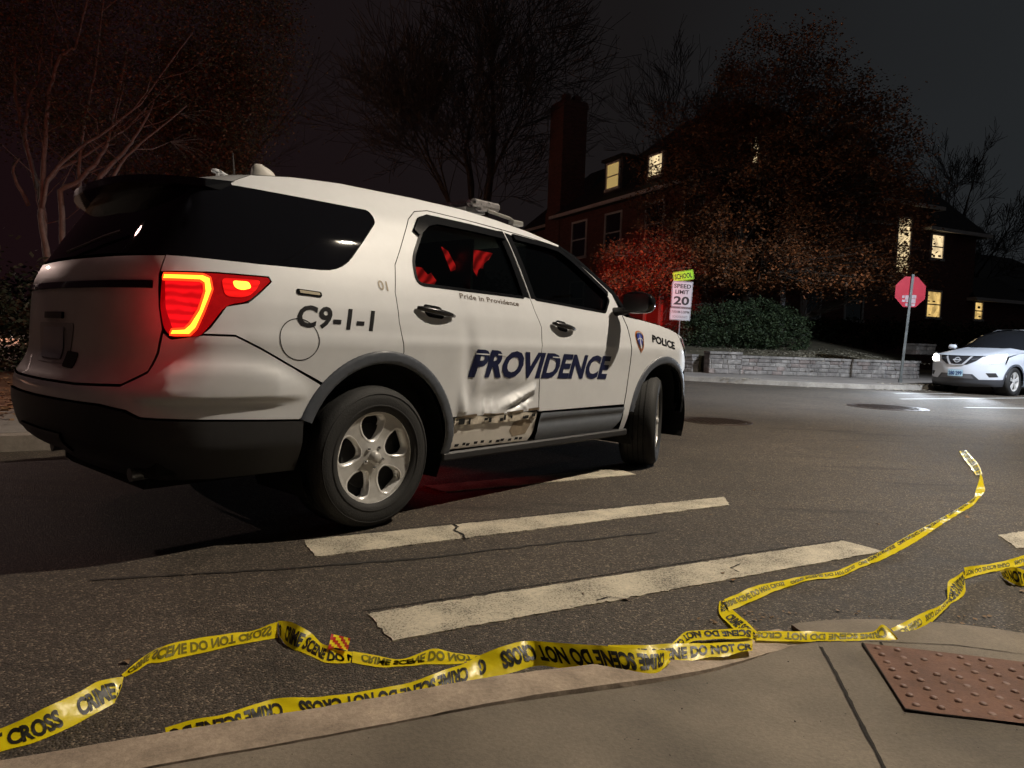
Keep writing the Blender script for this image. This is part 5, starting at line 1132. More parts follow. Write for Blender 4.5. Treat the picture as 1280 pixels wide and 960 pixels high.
def window(face, u0, u1, z0, z1, pane, parent=house, off_=0, fw_=.10, mull=1, clutter=0, seed=0):
    # face 'R': plane y = off_, u along x. face 'L': plane x = off_, u along y
    def q(u, d, z): return (u, off_-d, z) if face == 'R' else (off_-d, u, z)
    def bx(m, u0, u1, z0, z1, d0, d1):
        c = [q(u, d, z) for u in (u0, u1) for d in (d0, d1) for z in (z0, z1)]; m.add(c, [(0, 1, 3, 2), (4, 6, 7, 5), (0, 4, 5, 1), (2, 3, 7, 6), (0, 2, 6, 4), (1, 5, 7, 3)])
    f = MB(); bx(f, u0-fw_, u0, z0-fw_, z1+fw_, -.02, .06); bx(f, u1, u1+fw_, z0-fw_, z1+fw_, -.02, .06); bx(f, u0, u1, z1, z1+fw_, -.02, .06); bx(f, u0-fw_-.04, u1+fw_+.04, z0-fw_-.03, z0, -.02, .10)
    zm = (z0+z1)/2; bx(f, u0, u1, zm-.03, zm+.03, .0, .04)
    fo_ = f.build('window', TRIM, parent)
    if mull:
        mm = MB(); um = (u0+u1)/2; bx(mm, um-.012, um+.012, z0, z1, .012, .03) if mull > 1 else None
        if mm.V: mm.build('sash_bar', TRIM, fo_)
    p = MB(); p.add([q(u0, .008, z0), q(u1, .008, z0), q(u1, .008, z1), q(u0, .008, z1)], [(0, 1, 2, 3)]); p.build('pane', pane, fo_)
    if clutter:
        r_ = random.Random(seed); c = MB()
        for _ in range(clutter):
            a = r_.uniform(u0, u1-.2); b = r_.choice((z0, zm+.03))+r_.uniform(0, .12); bx(c, a, a+r_.uniform(.06, .25), b, b+r_.uniform(.03, .16), .010, .014)
        c.build('silhouettes', mat('sill_things', (.20, .10, .03), .8), fo_)
    return fo_
window('L', 10.5, 11.95, 5.65, 7.55, DWIN); window('L', 7.1, 8.5, 5.65, 7.55, DWIN); window('L', 3.6, 4.9, 5.65, 7.55, DWIN); window('L', .8, 2.0, 5.65, 7.55, DWIN); window('L', 10.5, 11.9, 2.4, 4.2, DWIN); window('L', 7.1, 8.5, 2.4, 4.2, DWIN)
for u in (4.2, 7.5): window('R', u, u+1.1, 5.6, 7.4, DWIN)
for u in (.6, 5.2, 8.0): window('R', u, u+1.1, 2.4, 4.2, DWIN)
window('R', 11.28, 12.15, 4.85, 7.45, WARM2, clutter=5, seed=2)
window('R', 13.85, 14.70, 5.75, 6.88, WARM2, off_=.02, clutter=4, seed=3); window('R', 13.80, 14.80, 2.80, 4.05, WARM, off_=.02, clutter=3, seed=4); window('R', 17.68, 18.28, 2.85, 3.70, WARM, off_=.04, clutter=2, seed=5)
def dormer(face, u0, u1, z0, z1, pane, setb=.25, **k):
    b = MB(); hh = .25
    def q(u, d, z): return (u, d, z) if face == 'R' else (d, u, z)
    V = [q(u, d, z) for d in (setb, setb+3) for u, z in ((u0-.3, z0-.3), (u1+.3, z0-.3), (u1+.3, z1+.22), (u0-.3, z1+.22))]
    b.add(V, [(0, 1, 2, 3), (0, 3, 7, 4), (1, 5, 6, 2)]); d_ = b.build('dormer', mat('dormer_wall', (.10, .09, .09), .8), house)
    c = MB(); V = [q(u, d, z) for d in (setb-.15, setb+3) for u, z in ((u0-.45, z1+.20), (u1+.45, z1+.20), (u1+.45, z1+.34), (u0-.45, z1+.34))]; c.add(V, [(0, 1, 2, 3), (3, 2, 6, 7), (0, 4, 5, 1), (0, 3, 7, 4), (1, 5, 6, 2)]); c.build('dormer_roof', ROOFM, d_)
    window(face, u0, u1, z0, z1, pane, parent=house, off_=setb-.003, **k)
dormer('L', 7.85, 8.95, 9.0, 10.25, lit('blind_pane', (.78, .56, .20), .38)); dormer('L', 4.2, 5.2, 8.95, 9.9, WARM2)
dormer('R', 1.3, 2.3, 8.9, 10.0, WARM2); dormer('R', 8.2, 9.2, 8.9, 10.0, DWIN)
# porch with white posts, door lit red by the beacon
po = MB(); po.box(1.2, 4.4, -2.4, 0, 4.25, 4.50); po.build('porch_roof', ROOFM, house)
for u in (1.78, 3.0):
    po = MB(); po.tube([(u, -2.2, .9), (u, -2.2, 4.25)], .10, 12); po.build('porch_post', mat('post_white', (.5, .48, .5), .6), house, smooth=True)
dr = MB(); dr.box(-.06, -.01, 3.5, 4.5, 1.7, 4.0); dr_ = dr.build('door', mat('door_paint', (.40, .10, .08), .5), house)
df = MB(); df.box(-.12, .0, 3.30, 3.5, 1.7, 4.15); df.box(-.12, 0, 4.5, 4.7, 1.7, 4.15); df.box(-.12, 0, 3.3, 4.7, 4.0, 4.2); df.build('door_frame', TRIM, dr_)
dw = MB(); dw.box(8.0, 10.8, -.10, 0, 7.02, 7.16) ; dw.build('ledge', TRIM, house)
# low house further right
h2 = thing('neighbour_house', 'dark low house at the right edge beyond the crossover', 'house', (29, 48, 0), .45)
b = MB(); b.box(0, 16, 0, 8, 0, 5.6); b.build('wall', BRK, h2); b = MB(); b.add([(-.4, -.4, 5.6), (16.4, -.4, 5.6), (16.4, 8.4, 5.6), (-.4, 8.4, 5.6), (3, 4, 8.6), (13, 4, 8.6)], [(0, 1, 5, 4), (1, 2, 5), (2, 3, 4, 5), (3, 0, 4)]); b.build('roof', ROOFM, h2)
b = MB()
for u in (2, 5, 8, 11): b.box(u, u+1.1, -.04, 0, 3.2, 4.6)
b.build('shutters', mat('shutter', (.10, .09, .09), .7), h2)
# ================================================================ TREES
BARK = mat('bark', (.10, .08, .065), .9, var=.4, vscale=6, bump=.6, bscale=14); PALEB = mat('pale_bark', (.25, .19, .16), .8, var=.4, vscale=10, bump=.5, bscale=20)
def grow(seed, base, h, r0, levels=5, spread=.55, up=.35, first=.28, kids=(3, 4), fork=False, lean=(0, 0), ratio=.72, twig_min=.006):
    rg_ = random.Random(seed); segs = []; tips = []
    def rec(p, d, L_, r_, lv):
        n = 4 if lv < 2 else 3; pts = [p]; rr = [r_]; q = p; dd = d
        for i in range(n):
            dd = (dd+Vector((rg_.gauss(0, .10), rg_.gauss(0, .10), rg_.gauss(0, .06)+.04*up))).normalized(); q = q+dd*L_/n; pts.append(q); rr.append(max(twig_min, r_*(1-.38*(i+1)/n)))
        segs.append((pts, rr, lv))
        if lv >= levels: tips.append((q, dd)); return
        k = rg_.randint(*kids)+(1 if lv >= 2 else 0)
        for j in range(k):
            f = 1 if j == 0 else rg_.uniform(.35, .95); i = min(n-1, int(f*n)); b = pts[i].lerp(pts[i+1], f*n-i) if f < 1 else q
            ax = dd.orthogonal().normalized(); ax.rotate(Matrix.Rotation(rg_.uniform(0, 6.28), 3, dd)); nd = dd.copy(); nd.rotate(Matrix.Rotation(rg_.uniform(.25, 1.0)*spread*(1.3 if j else .6), 3, ax)); nd = (nd+Vector((0, 0, up*.35))).normalized()
            rec(b, nd, L_*ratio*rg_.uniform(.75, 1.1), max(twig_min, rr[-1]*(.82 if j == 0 else .6)), lv+1)
    rec(Vector(base), Vector((lean[0], lean[1], 1)).normalized(), h*first, r0, 0); return segs, tips
def tree(name, label, cat, base, h, r0, seed, bark, leaves=None, group=None, **k):
    t = thing(name, label, cat, base, 0, group); segs, tips = grow(seed, (0, 0, 0), h, r0, **k); a, b = MB(), MB()
    for pts, rr, lv in segs: (a if lv == 0 else b).tube(pts, rr, 10 if lv == 0 else (6 if lv < 3 else 3), caps=False)
    a.build('trunk', bark, t, smooth=True); b.build('branches', bark, t, smooth=True)
    return t, segs, tips
def leafmesh(name, pts, n, spread, sz, mats, parent, seed, droop=0):
    r_ = np.random.default_rng(seed); P = np.array(pts); c = P[r_.integers(0, len(P), n)]+r_.normal(0, 1, (n, 3))*np.array(spread); th = r_.uniform(0, 2*np.pi, n); ph = r_.uniform(-1.2, 1.2, n); s_ = sz*r_.uniform(.5, 1.3, n)
    ux = np.stack([np.cos(th), np.sin(th), r_.normal(0, .4, n)], 1)*s_[:, None]; uy = np.stack([-np.sin(th)*np.cos(ph), np.cos(th)*np.cos(ph), np.sin(ph)], 1)*s_[:, None]*.7
    V = np.stack([c-ux, c-uy*.9, c+ux, c+uy], 1).reshape(-1, 3); me = bpy.data.meshes.new(name); me.vertices.add(len(V)); me.vertices.foreach_set('co', V.ravel()); me.loops.add(4*n); me.loops.foreach_set('vertex_index', np.arange(4*n)); me.polygons.add(n)
    me.polygons.foreach_set('loop_start', np.arange(0, 4*n, 4)); me.polygons.foreach_set('loop_total', np.full(n, 4))
    for m in mats: me.materials.append(m)
    me.polygons.foreach_set('material_index', r_.integers(0, len(mats), n)); me.update(calc_edges=True); o = bpy.data.objects.new(name, me); link(o, parent); return o
tree('bare_tree', 'tall bare spreading tree standing behind the roof of the police SUV, left of the chimney', 'tree', (-3.4, 46, 0), 36, .62, 8, BARK, levels=6, spread=.80, up=.40, first=.22, kids=(3, 4), ratio=.83, twig_min=.018)
tree('bare_tree', 'bare tree with crooked branches between the reddish tree and the tall bare one', 'tree', (-15, 31, 0), 20, .32, 21, BARK, levels=5, spread=.6, up=.4, first=.28, kids=(3, 3), twig_min=.010, lean=(.25, 0))
tree('bare_tree', 'bare tree at the far right behind the crossover car', 'tree', (30, 47, 0), 22, .38, 33, BARK, levels=6, spread=.75, up=.4, first=.25, kids=(3, 3), twig_min=.012)
tree('bare_tree', 'bare tree rising behind the roof of the brick house', 'tree', (19, 58, 0), 30, .5, 44, BARK, levels=7, spread=.75, up=.5, first=.27, kids=(2, 3), ratio=.80, twig_min=.018)
# oak keeping its red-brown leaves
oak, segs, tips = tree('red_leaf_tree', 'wide tree still full of red brown leaves in front of the brick house', 'tree', (9.3, 27.6, .9), 8.6, .30, 12, BARK, levels=4, spread=.95, up=.10, first=.30, kids=(4, 5), ratio=.80, twig_min=.01)
rl = [mat('leaf_rust', (.32, .105, .03), .6), mat('leaf_brown', (.20, .075, .028), .6), mat('leaf_dull', (.11, .055, .025), .65)]
r_ = np.random.default_rng(7); cl = []
while len(cl) < 1150:
    v = r_.normal(0, 1, 3); v /= np.linalg.norm(v); rad = r_.uniform(.35, 1)**.5; wob = 1+.16*math.sin(5*v[0]+3*v[2])+.12*math.sin(9*v[1]+4*v[0])
    p = v*rad*wob*np.array([4.9, 4.2, 4.9]); p[0] += 1.0
    if p[2] < -3.9: continue
    cl.append((p[0]-.25, p[1], p[2]+6.3))
# drooping lower skirts
for _ in range(260):
    a = r_.uniform(0, 2*np.pi); rr0 = r_.uniform(.40, 1.0); x_ = 5.8*rr0*math.cos(a)+.1; cl.append((x_, 4.5*rr0*math.sin(a), 2.7+r_.uniform(-.5, .9)+(.25 if x_ < -2.4 else 0)))
for _ in range(110): cl.append((r_.uniform(-6.0, -3.2), r_.uniform(-2.4, 1.5), r_.uniform(2.0, 3.5)))
# a twig from the nearest limb to every leaf clump
limb = np.array([tuple(q) for pts, rr, lv in segs if lv >= 2 for q in pts]); tw = MB()
for c_ in cl:
    j = int(((limb-np.array(c_))**2).sum(1).argmin()); q = Vector(limb[j]); e_ = Vector(c_); mid = q.lerp(e_, .5)+Vector((0, 0, .12)); tw.tube([q, mid, e_], [.022, .014, .007], 3, caps=False)
tw.build('twigs', BARK, oak)
cro = leafmesh('crown', cl, 130000, (.27, .27, .20), .052, rl, oak, 3)
hg = thing('hedge', 'rounded clipped evergreen bush behind the stone pier', 'bush', (8.35, 25.6, .75)); 
hp = []
for (cx, cy, cz, rx_, ry_, rz_) in ((-.6, .1, .75, 1.75, 1.1, 1.05), (.9, 0, .70, 1.25, 1.0, 1.0), (-1.7, .2, .55, .8, .8, .75), (.2, -.1, .95, 1.2, .9, .95)):
    for _ in range(900):
        v = r_.normal(0, 1, 3); v /= np.linalg.norm(v); w0 = 1+.07*math.sin(7*v[0])+.06*math.sin(9*v[2]+5*v[0]); p = v*w0*np.array([rx_, ry_, rz_])*r_.uniform(.82, 1.0)+np.array([cx, cy, cz])
        if p[2] > -.1: hp.append(tuple(p))
gr_ = [mat('hedge_dark', (.020, .034, .015), .7), mat('hedge_green', (.034, .058, .022), .65), mat('hedge_light', (.055, .080, .034), .65)]
leafmesh('foliage', hp, 36000, (.06, .06, .06), .038, gr_, hg, 5)
b = MB()
for k in range(7): b.tube([(.2*k-.7, 0, -.1), (.45*k-1.4, .1, .9)], [.04, .015], 6)
b.build('stems', BARK, hg)
hp2 = []
for _ in range(900):
    x = r_.uniform(0, 1); v = r_.normal(0, 1, 3); v /= np.linalg.norm(v); p = v*np.array([.5, .5, .55]); hp2.append((x*14+p[0], p[1]+x*3.0, .5+p[2]))
h3 = thing('hedge', 'dark foundation hedge along the base of the brick house', 'hedge', (10.6, 30.4, 1.2)); leafmesh('foliage', hp2, 16000, (.15, .15, .15), .06, [gr_[0]], h3, 6)
hp3 = [(x*5.5+r_.normal(0, .25), -x*3.4*0+r_.normal(0, .3), abs(r_.normal(.35, .25))) for x in r_.uniform(-.5, .5, 500)]
h4 = thing('shrub_row', 'low ragged shrubs behind the stone wall at the nose of the police SUV', 'shrub', (4.0, 25.6, .65)); leafmesh('foliage', hp3, 9000, (.12, .12, .12), .045, [gr_[0], mat('shrub_grey', (.08, .08, .06), .7)], h4, 16)
# left: large tree with pale stems and rusty foliage
lt = thing('pale_stem_tree', 'many stemmed tree with pale branches and rusty foliage at the left edge', 'tree', (-8.3, 13.2, .1))
STEMS = [[(-0.2, 0.2, 0), (-0.43, 0.28, 1.95), (-0.5, 0.33, 2.69), (-0.6, 0.38, 3.29), (-0.81, 0.43, 3.88), (-1.03, 0.48, 4.61), (-1.17, 0.53, 5.21), (-1.17, 0.58, 5.66), (-1.5, 0.8, 8)], [(-.6, .3, 3.3), (-0.82, 0.27, 4.24), (-0.76, 0.32, 4.87), (-0.61, 0.37, 5.39), (-0.58, 0.42, 5.99), (-.5, .5, 7.5)], [(.05, -.1, 0), (-0.11, -0.17, 1.92), (-0.25, -0.12, 2.77), (-0.25, -0.07, 3.56), (-0.23, -0.02, 4.28), (-0.2, 0.03, 5.0), (-0.03, 0.08, 5.66), (0.19, 0.13, 5.82), (.6, .3, 7.6)],
 [(-0.24, -0.12, 2.9), (-0.14, -0.16, 3.41), (0.15, -0.11, 3.78), (0.55, -0.06, 4.12), (1.03, -0.01, 4.47), (1.43, 0.04, 4.85), (2.3, .2, 6.2)], [(-0.5, 0.22, 2.9), (-0.5, 0.22, 3.33), (-0.16, 0.27, 3.69), (0.25, 0.32, 3.96), (0.74, 0.37, 4.32), (1.01, 0.42, 4.52), (1.7, .6, 5.4)], [(.2, .1, 0), (-0.05, 0.17, 2.0), (-0.1, 0.17, 3.29), (0.24, 0.22, 3.5), (0.48, 0.27, 3.78), (0.62, 0.32, 4.05), (0.7, 0.37, 4.42), (0.75, 0.42, 4.73), (.9, .6, 6)], [(.3, 0, 0), (0.5, 0.1, 2.8), (0.65, 0.13, 3.56), (0.85, 0.18, 3.8), (1.08, 0.23, 4.11), (1.2, 0.28, 4.27), (1.5, .4, 5)],
 [(.6, -.1, 2.9), (0.97, -0.05, 3.48), (1.09, 0.0, 3.77), (1.47, 0.05, 4.18), (2.2, .2, 4.9)], [(-0.36, 0.1, 3.5), (-0.36, 0.1, 3.96), (-0.3, 0.15, 4.54), (-0.3, 0.2, 5.01), (-0.2, 0.25, 6.5)], [(-.7, .2, 3.0), (-0.93, 0.1, 3.58), (-0.82, 0.15, 3.84)], [(0.2, 0.24, 3.0), (0.2, 0.24, 3.65), (0.26, 0.19, 4.22), (0.44, 0.14, 4.85), (0.61, 0.09, 5.4), (.8, .1, 7)]]
R4 = random.Random(4); tips = []
for st_i, P_ in enumerate(STEMS):
    r0_ = .060 if P_[0][2] == 0 else .038; n_ = len(P_); P2_ = []
    for i in range(n_-1):
        for k in range(3): P2_.append(Vector(P_[i]).lerp(Vector(P_[i+1]), k/3)+Vector((R4.gauss(0, .012), R4.gauss(0, .012), 0)))
    P2_.append(Vector(P_[-1])); b = MB(); b.tube(P2_, [r0_*(1-.72*i/(len(P2_)-1)) for i in range(len(P2_))], 7)
    so_ = b.build('stem', PALEB, lt, smooth=True); b = MB()
    for i in range(6, len(P2_)-1, 2):
        d = Vector((R4.gauss(0, 1), R4.gauss(0, .6), R4.uniform(.2, 1.1))).normalized(); q0 = P2_[i]; q1 = q0+d*R4.uniform(.2, .6); q2_ = q1+(d+Vector((R4.gauss(0, .4), 0, .3))).normalized()*R4.uniform(.2, .6); b.tube([q0, q1, q2_], [.010, .007, .004], 4, caps=False); tips.append((q2_, d))
    b.build('twigs', PALEB, so_)
lp_ = [tuple(t_[0]) for t_ in tips if t_[0].z > 4.4]
for _ in range(620):
    v = r_.normal(0, 1, 3); v /= np.linalg.norm(v); p = v*np.array([3.6, 2.2, 3.0])*r_.uniform(.3, 1)**.5+np.array([.2, 1.9, 6.6]); lp_.append(tuple(p))
for _ in range(380): lp_.append((r_.uniform(1.0, 2.9), r_.uniform(1.2, 2.2), r_.uniform(2.2, 6.4)))
tw = MB(); limb = np.array([tuple(t_[0]) for t_ in tips])
for c_ in lp_:
    j = int(((limb-np.array(c_))**2).sum(1).argmin()); q = Vector(limb[j]); e_ = Vector(c_)
    if (q-e_).length < 1.1: tw.tube([q, q.lerp(e_, .5)+Vector((0, 0, .1)), e_], [.008, .006, .004], 3, caps=False)
tw.build('twigs', BARK, lt)
leafmesh('crown', lp_, 130000, (.22, .22, .20), .028, [mat('needle_rust', (.20, .09, .04), .7), mat('needle_olive', (.09, .08, .03), .7), mat('needle_dark', (.05, .045, .025), .8)], lt, 8)
hp4 = [(r_.uniform(-5, 3.2), r_.normal(0, .5), abs(r_.normal(.7, .5))) for _ in range(700)]
h5 = thing('bush', 'dark untidy bush at the left edge behind the rear of the police SUV', 'bush', (-9.2, 12.0, .15)); leafmesh('foliage', hp4, 26000, (.14, .14, .14), .045, [gr_[0], mat('bush_olive', (.06, .06, .035), .7)], h5, 9)
# far wood closing the horizon
hp5 = [(x, 78+.22*abs(x)+r_.normal(0, 2), abs(r_.normal(2.4, 2.0))+2.0*(math.sin(x*.13)+1)) for x in r_.uniform(-120, 130, 2600)]
fw_ = leafmesh('far_wood', hp5, 60000, (1.0, 1.0, .8), .30, [mat('wood_dark', (.030, .028, .022), .9)], None, 10); fw_['kind'] = 'stuff'
# ================================================================ BARRIER TAPE (3-D points: lower edge, upper edge)
TAPE={
 'A1':[[-1.184, 1.524, 0.0, -1.228, 1.582, 0.023], [-1.144, 1.591, 0.0, -1.186, 1.65, 0.022], [-1.096, 1.63, 0.0, -1.146, 1.675, 0.035], [-1.059, 1.684, 0.0, -1.109, 1.714, 0.048], [-1.033, 1.752, 0.0, -1.078, 1.788, 0.048], [-1.01, 1.817, 0.0, -1.061, 1.847, 0.048], [-1.011, 1.825, 0.0, -1.02, 1.889, 0.04]],
 'A2':[[-1.058, 1.964, 0.0, -1.073, 1.973, 0.004], [-1.043, 2.004, 0.0, -1.071, 2.044, 0.004], [-1.034, 2.05, 0.0, -1.059, 2.122, 0.008], [-1.005, 2.057, 0.0, -1.025, 2.127, 0.022], [-0.963, 2.093, 0.0, -0.993, 2.159, 0.022], [-0.895, 2.142, 0.0, -0.93, 2.207, 0.019], [-0.844, 2.186, 0.0, -0.871, 2.256, 0.013], [-0.799, 2.213, 0.0, -0.825, 2.285, 0.006], [-0.75, 2.242, 0.0, -0.774, 2.311, 0.021], [-0.724, 2.256, 0.0, -0.747, 2.323, 0.027]],
 'A3':[[-0.721, 2.263, 0.0, -0.748, 2.328, 0.028], [-0.684, 2.211, 0.0, -0.689, 2.265, 0.053], [-0.648, 2.173, 0.0, -0.644, 2.226, 0.055], [-0.627, 2.164, 0.0, -0.607, 2.23, 0.031], [-0.569, 2.124, 0.0, -0.568, 2.198, 0.015], [-0.528, 2.095, 0.0, -0.535, 2.168, 0.019], [-0.473, 2.094, 0.0, -0.504, 2.162, 0.01], [-0.455, 2.1, 0.0, -0.463, 2.168, 0.004]],
 'A4':[[-0.45, 2.101, 0.0, -0.464, 2.173, 0.004], [-0.409, 2.088, 0.0, -0.419, 2.16, 0.004], [-0.359, 2.076, 0.0, -0.362, 2.142, 0.004], [-0.316, 2.085, 0.0, -0.316, 2.13, 0.004], [-0.267, 2.094, 0.0, -0.284, 2.143, 0.004], [-0.23, 2.107, 0.0, -0.232, 2.182, 0.014], [-0.192, 2.11, 0.0, -0.202, 2.184, 0.017], [-0.151, 2.113, 0.0, -0.165, 2.188, 0.006], [-0.092, 2.129, 0.0, -0.107, 2.179, 0.004], [-0.043, 2.138, 0.0, -0.055, 2.172, 0.004]],
 'B1':[[-0.775, 1.633, 0.0, -0.816, 1.695, 0.014], [-0.719, 1.653, 0.0, -0.758, 1.714, 0.024], [-0.651, 1.678, 0.0, -0.687, 1.738, 0.03], [-0.595, 1.732, 0.0, -0.629, 1.794, 0.028], [-0.561, 1.764, 0.0, -0.597, 1.826, 0.025], [-0.51, 1.775, 0.0, -0.542, 1.838, 0.027], [-0.454, 1.787, 0.0, -0.48, 1.854, 0.021], [-0.388, 1.807, 0.0, -0.413, 1.875, 0.022], [-0.327, 1.831, 0.0, -0.351, 1.899, 0.023], [-0.284, 1.85, 0.0, -0.307, 1.918, 0.024], [-0.24, 1.874, 0.0, -0.26, 1.944, 0.022], [-0.186, 1.908, 0.0, -0.203, 1.974, 0.033], [-0.14, 1.952, 0.0, -0.156, 2.018, 0.032], [-0.095, 1.983, 0.0, -0.109, 2.047, 0.037], [-0.053, 2.024, 0.0, -0.067, 2.082, 0.047], [0.021, 2.069, 0.0, 0.006, 2.1, 0.071], [0.088, 2.121, 0.0, 0.075, 2.166, 0.06]],
 'B2':[[-0.05, 1.906, 0.06, -0.063, 1.971, 0.097], [0.028, 1.949, 0.06, 0.006, 1.993, 0.118], [0.101, 1.999, 0.06, 0.071, 2.046, 0.111], [0.176, 1.985, 0.06, 0.141, 2.014, 0.123], [0.249, 1.971, 0.06, 0.209, 2.003, 0.125], [0.315, 1.961, 0.06, 0.29, 1.994, 0.127], [0.386, 1.957, 0.06, 0.369, 2.006, 0.116], [0.424, 1.965, 0.06, 0.424, 2.027, 0.104], [0.446, 1.986, 0.06, 0.462, 2.05, 0.097], [0.493, 2.055, 0.06, 0.506, 2.118, 0.064]],
 'B3':[[0.314, 2.079, 0.04, 0.322, 2.151, 0.062], [0.411, 2.066, 0.04, 0.417, 2.134, 0.073], [0.485, 2.082, 0.04, 0.493, 2.151, 0.071], [0.568, 2.11, 0.04, 0.58, 2.181, 0.064], [0.633, 2.137, 0.04, 0.645, 2.211, 0.053], [0.687, 2.152, 0.04, 0.7, 2.226, 0.051], [0.744, 2.185, 0.04, 0.76, 2.254, 0.044], [0.783, 2.2, 0.04, 0.804, 2.264, 0.044]],
 'B4':[[0.537, 2.208, 0.03, 0.533, 2.234, 0.034], [0.582, 2.247, 0.03, 0.572, 2.292, 0.034], [0.621, 2.281, 0.03, 0.611, 2.347, 0.034], [0.655, 2.29, 0.03, 0.667, 2.359, 0.034], [0.71, 2.301, 0.03, 0.716, 2.369, 0.034], [0.76, 2.311, 0.03, 0.773, 2.381, 0.034], [0.807, 2.315, 0.03, 0.83, 2.387, 0.036], [0.822, 2.292, 0.03, 0.846, 2.363, 0.036]],
 'C1':[[0.868, 2.728, 0.005, 0.824, 2.705, 0.009], [0.854, 2.652, 0.005, 0.791, 2.589, 0.009], [0.863, 2.575, 0.005, 0.794, 2.493, 0.009], [0.875, 2.495, 0.005, 0.804, 2.403, 0.009], [0.877, 2.426, 0.005, 0.809, 2.326, 0.009]],
 'C2':[[0.835, 2.619, 0.005, 0.838, 2.693, 0.023], [0.915, 2.691, 0.005, 0.906, 2.765, 0.018], [1.008, 2.776, 0.005, 1.003, 2.85, 0.024], [1.104, 2.867, 0.005, 1.111, 2.942, 0.012], [1.191, 2.932, 0.005, 1.201, 3.001, 0.009], [1.275, 3.0, 0.005, 1.289, 3.052, 0.009], [1.338, 3.027, 0.005, 1.353, 3.08, 0.009], [1.45, 3.07, 0.005, 1.474, 3.142, 0.011], [1.589, 3.194, 0.005, 1.615, 3.265, 0.013], [1.686, 3.274, 0.005, 1.703, 3.348, 0.009]],
 'C3':[[1.686, 3.274, 0.005, 1.703, 3.348, 0.009], [1.803, 3.372, 0.005, 1.796, 3.435, 0.009], [2.085, 3.647, 0.005, 2.091, 3.721, 0.022], [2.315, 3.89, 0.005, 2.326, 3.964, 0.017], [2.513, 4.104, 0.005, 2.528, 4.178, 0.01], [2.811, 4.414, 0.005, 2.823, 4.482, 0.009], [3.029, 4.639, 0.005, 3.048, 4.712, 0.015], [3.18, 4.825, 0.005, 3.208, 4.895, 0.012]],
 'C4':[[3.157, 4.797, 0.005, 3.185, 4.868, 0.012], [3.44, 5.148, 0.005, 3.395, 5.177, 0.009], [3.601, 5.403, 0.005, 3.609, 5.475, 0.028], [3.819, 5.758, 0.005, 3.844, 5.828, 0.019]],
 'C5':[[3.895, 5.874, 0.005, 3.794, 5.8, 0.009], [4.219, 6.429, 0.005, 3.985, 6.161, 0.009], [4.467, 6.921, 0.005, 4.214, 6.617, 0.009], [4.667, 7.314, 0.005, 4.526, 7.205, 0.009]],
 'D1':[[0.836, 2.322, 0.02, 0.865, 2.392, 0.024], [0.904, 2.328, 0.02, 0.929, 2.399, 0.024], [0.959, 2.326, 0.02, 0.986, 2.397, 0.027], [1.05, 2.334, 0.02, 1.079, 2.404, 0.025], [1.141, 2.341, 0.02, 1.17, 2.406, 0.024], [1.242, 2.356, 0.02, 1.268, 2.421, 0.024], [1.298, 2.361, 0.02, 1.309, 2.429, 0.05], [1.328, 2.357, 0.02, 1.331, 2.374, 0.024]],
 'D2':[[1.355, 2.395, 0.01, 1.36, 2.47, 0.021], [1.404, 2.426, 0.01, 1.419, 2.497, 0.033], [1.474, 2.486, 0.01, 1.494, 2.555, 0.036], [1.557, 2.565, 0.01, 1.583, 2.634, 0.029], [1.663, 2.675, 0.01, 1.687, 2.732, 0.014], [1.757, 2.775, 0.01, 1.769, 2.817, 0.014]],
 'D3':[[1.766, 2.789, 0.005, 1.778, 2.832, 0.009], [1.837, 2.848, 0.005, 1.829, 2.922, 0.021], [1.894, 2.909, 0.005, 1.863, 2.97, 0.036], [1.942, 2.98, 0.005, 1.946, 3.05, 0.033], [2.013, 3.098, 0.005, 2.046, 3.165, 0.02]],
 'D4':[[2.013, 3.098, 0.005, 2.044, 3.158, 0.04], [2.11, 3.162, 0.005, 2.142, 3.226, 0.029], [2.211, 3.217, 0.005, 2.243, 3.284, 0.022], [2.331, 3.276, 0.005, 2.366, 3.339, 0.028], [2.466, 3.349, 0.005, 2.501, 3.408, 0.038], [2.613, 3.415, 0.005, 2.649, 3.468, 0.045]],
 'D5':[[2.21, 3.14, 0.005, 2.241, 3.209, 0.012], [2.201, 3.076, 0.005, 2.217, 3.135, 0.05], [2.208, 3.037, 0.005, 2.201, 3.064, 0.077], [2.253, 3.041, 0.005, 2.265, 3.094, 0.058], [2.321, 3.068, 0.005, 2.347, 3.132, 0.038]],
 'T':[[-0.535, 2.149, 0.02, -0.544, 2.222, 0.036], [-0.512, 2.156, 0.02, -0.521, 2.231, 0.028], [-0.473, 2.137, 0.02, -0.481, 2.212, 0.028]],
}
YEL = plastic_film('tape_yellow', (.98, .79, .010), .34, .28)
TINK = mat('tape_ink', (.010, .009, .004), .5); TINKO = mat('tape_ink_through', (.16, .14, .008), .5)
PHR = 'CRIME SCENE DO NOT CROSS'
GP = glyphs(PHR, .045, 0, 220, 4, 1.0)
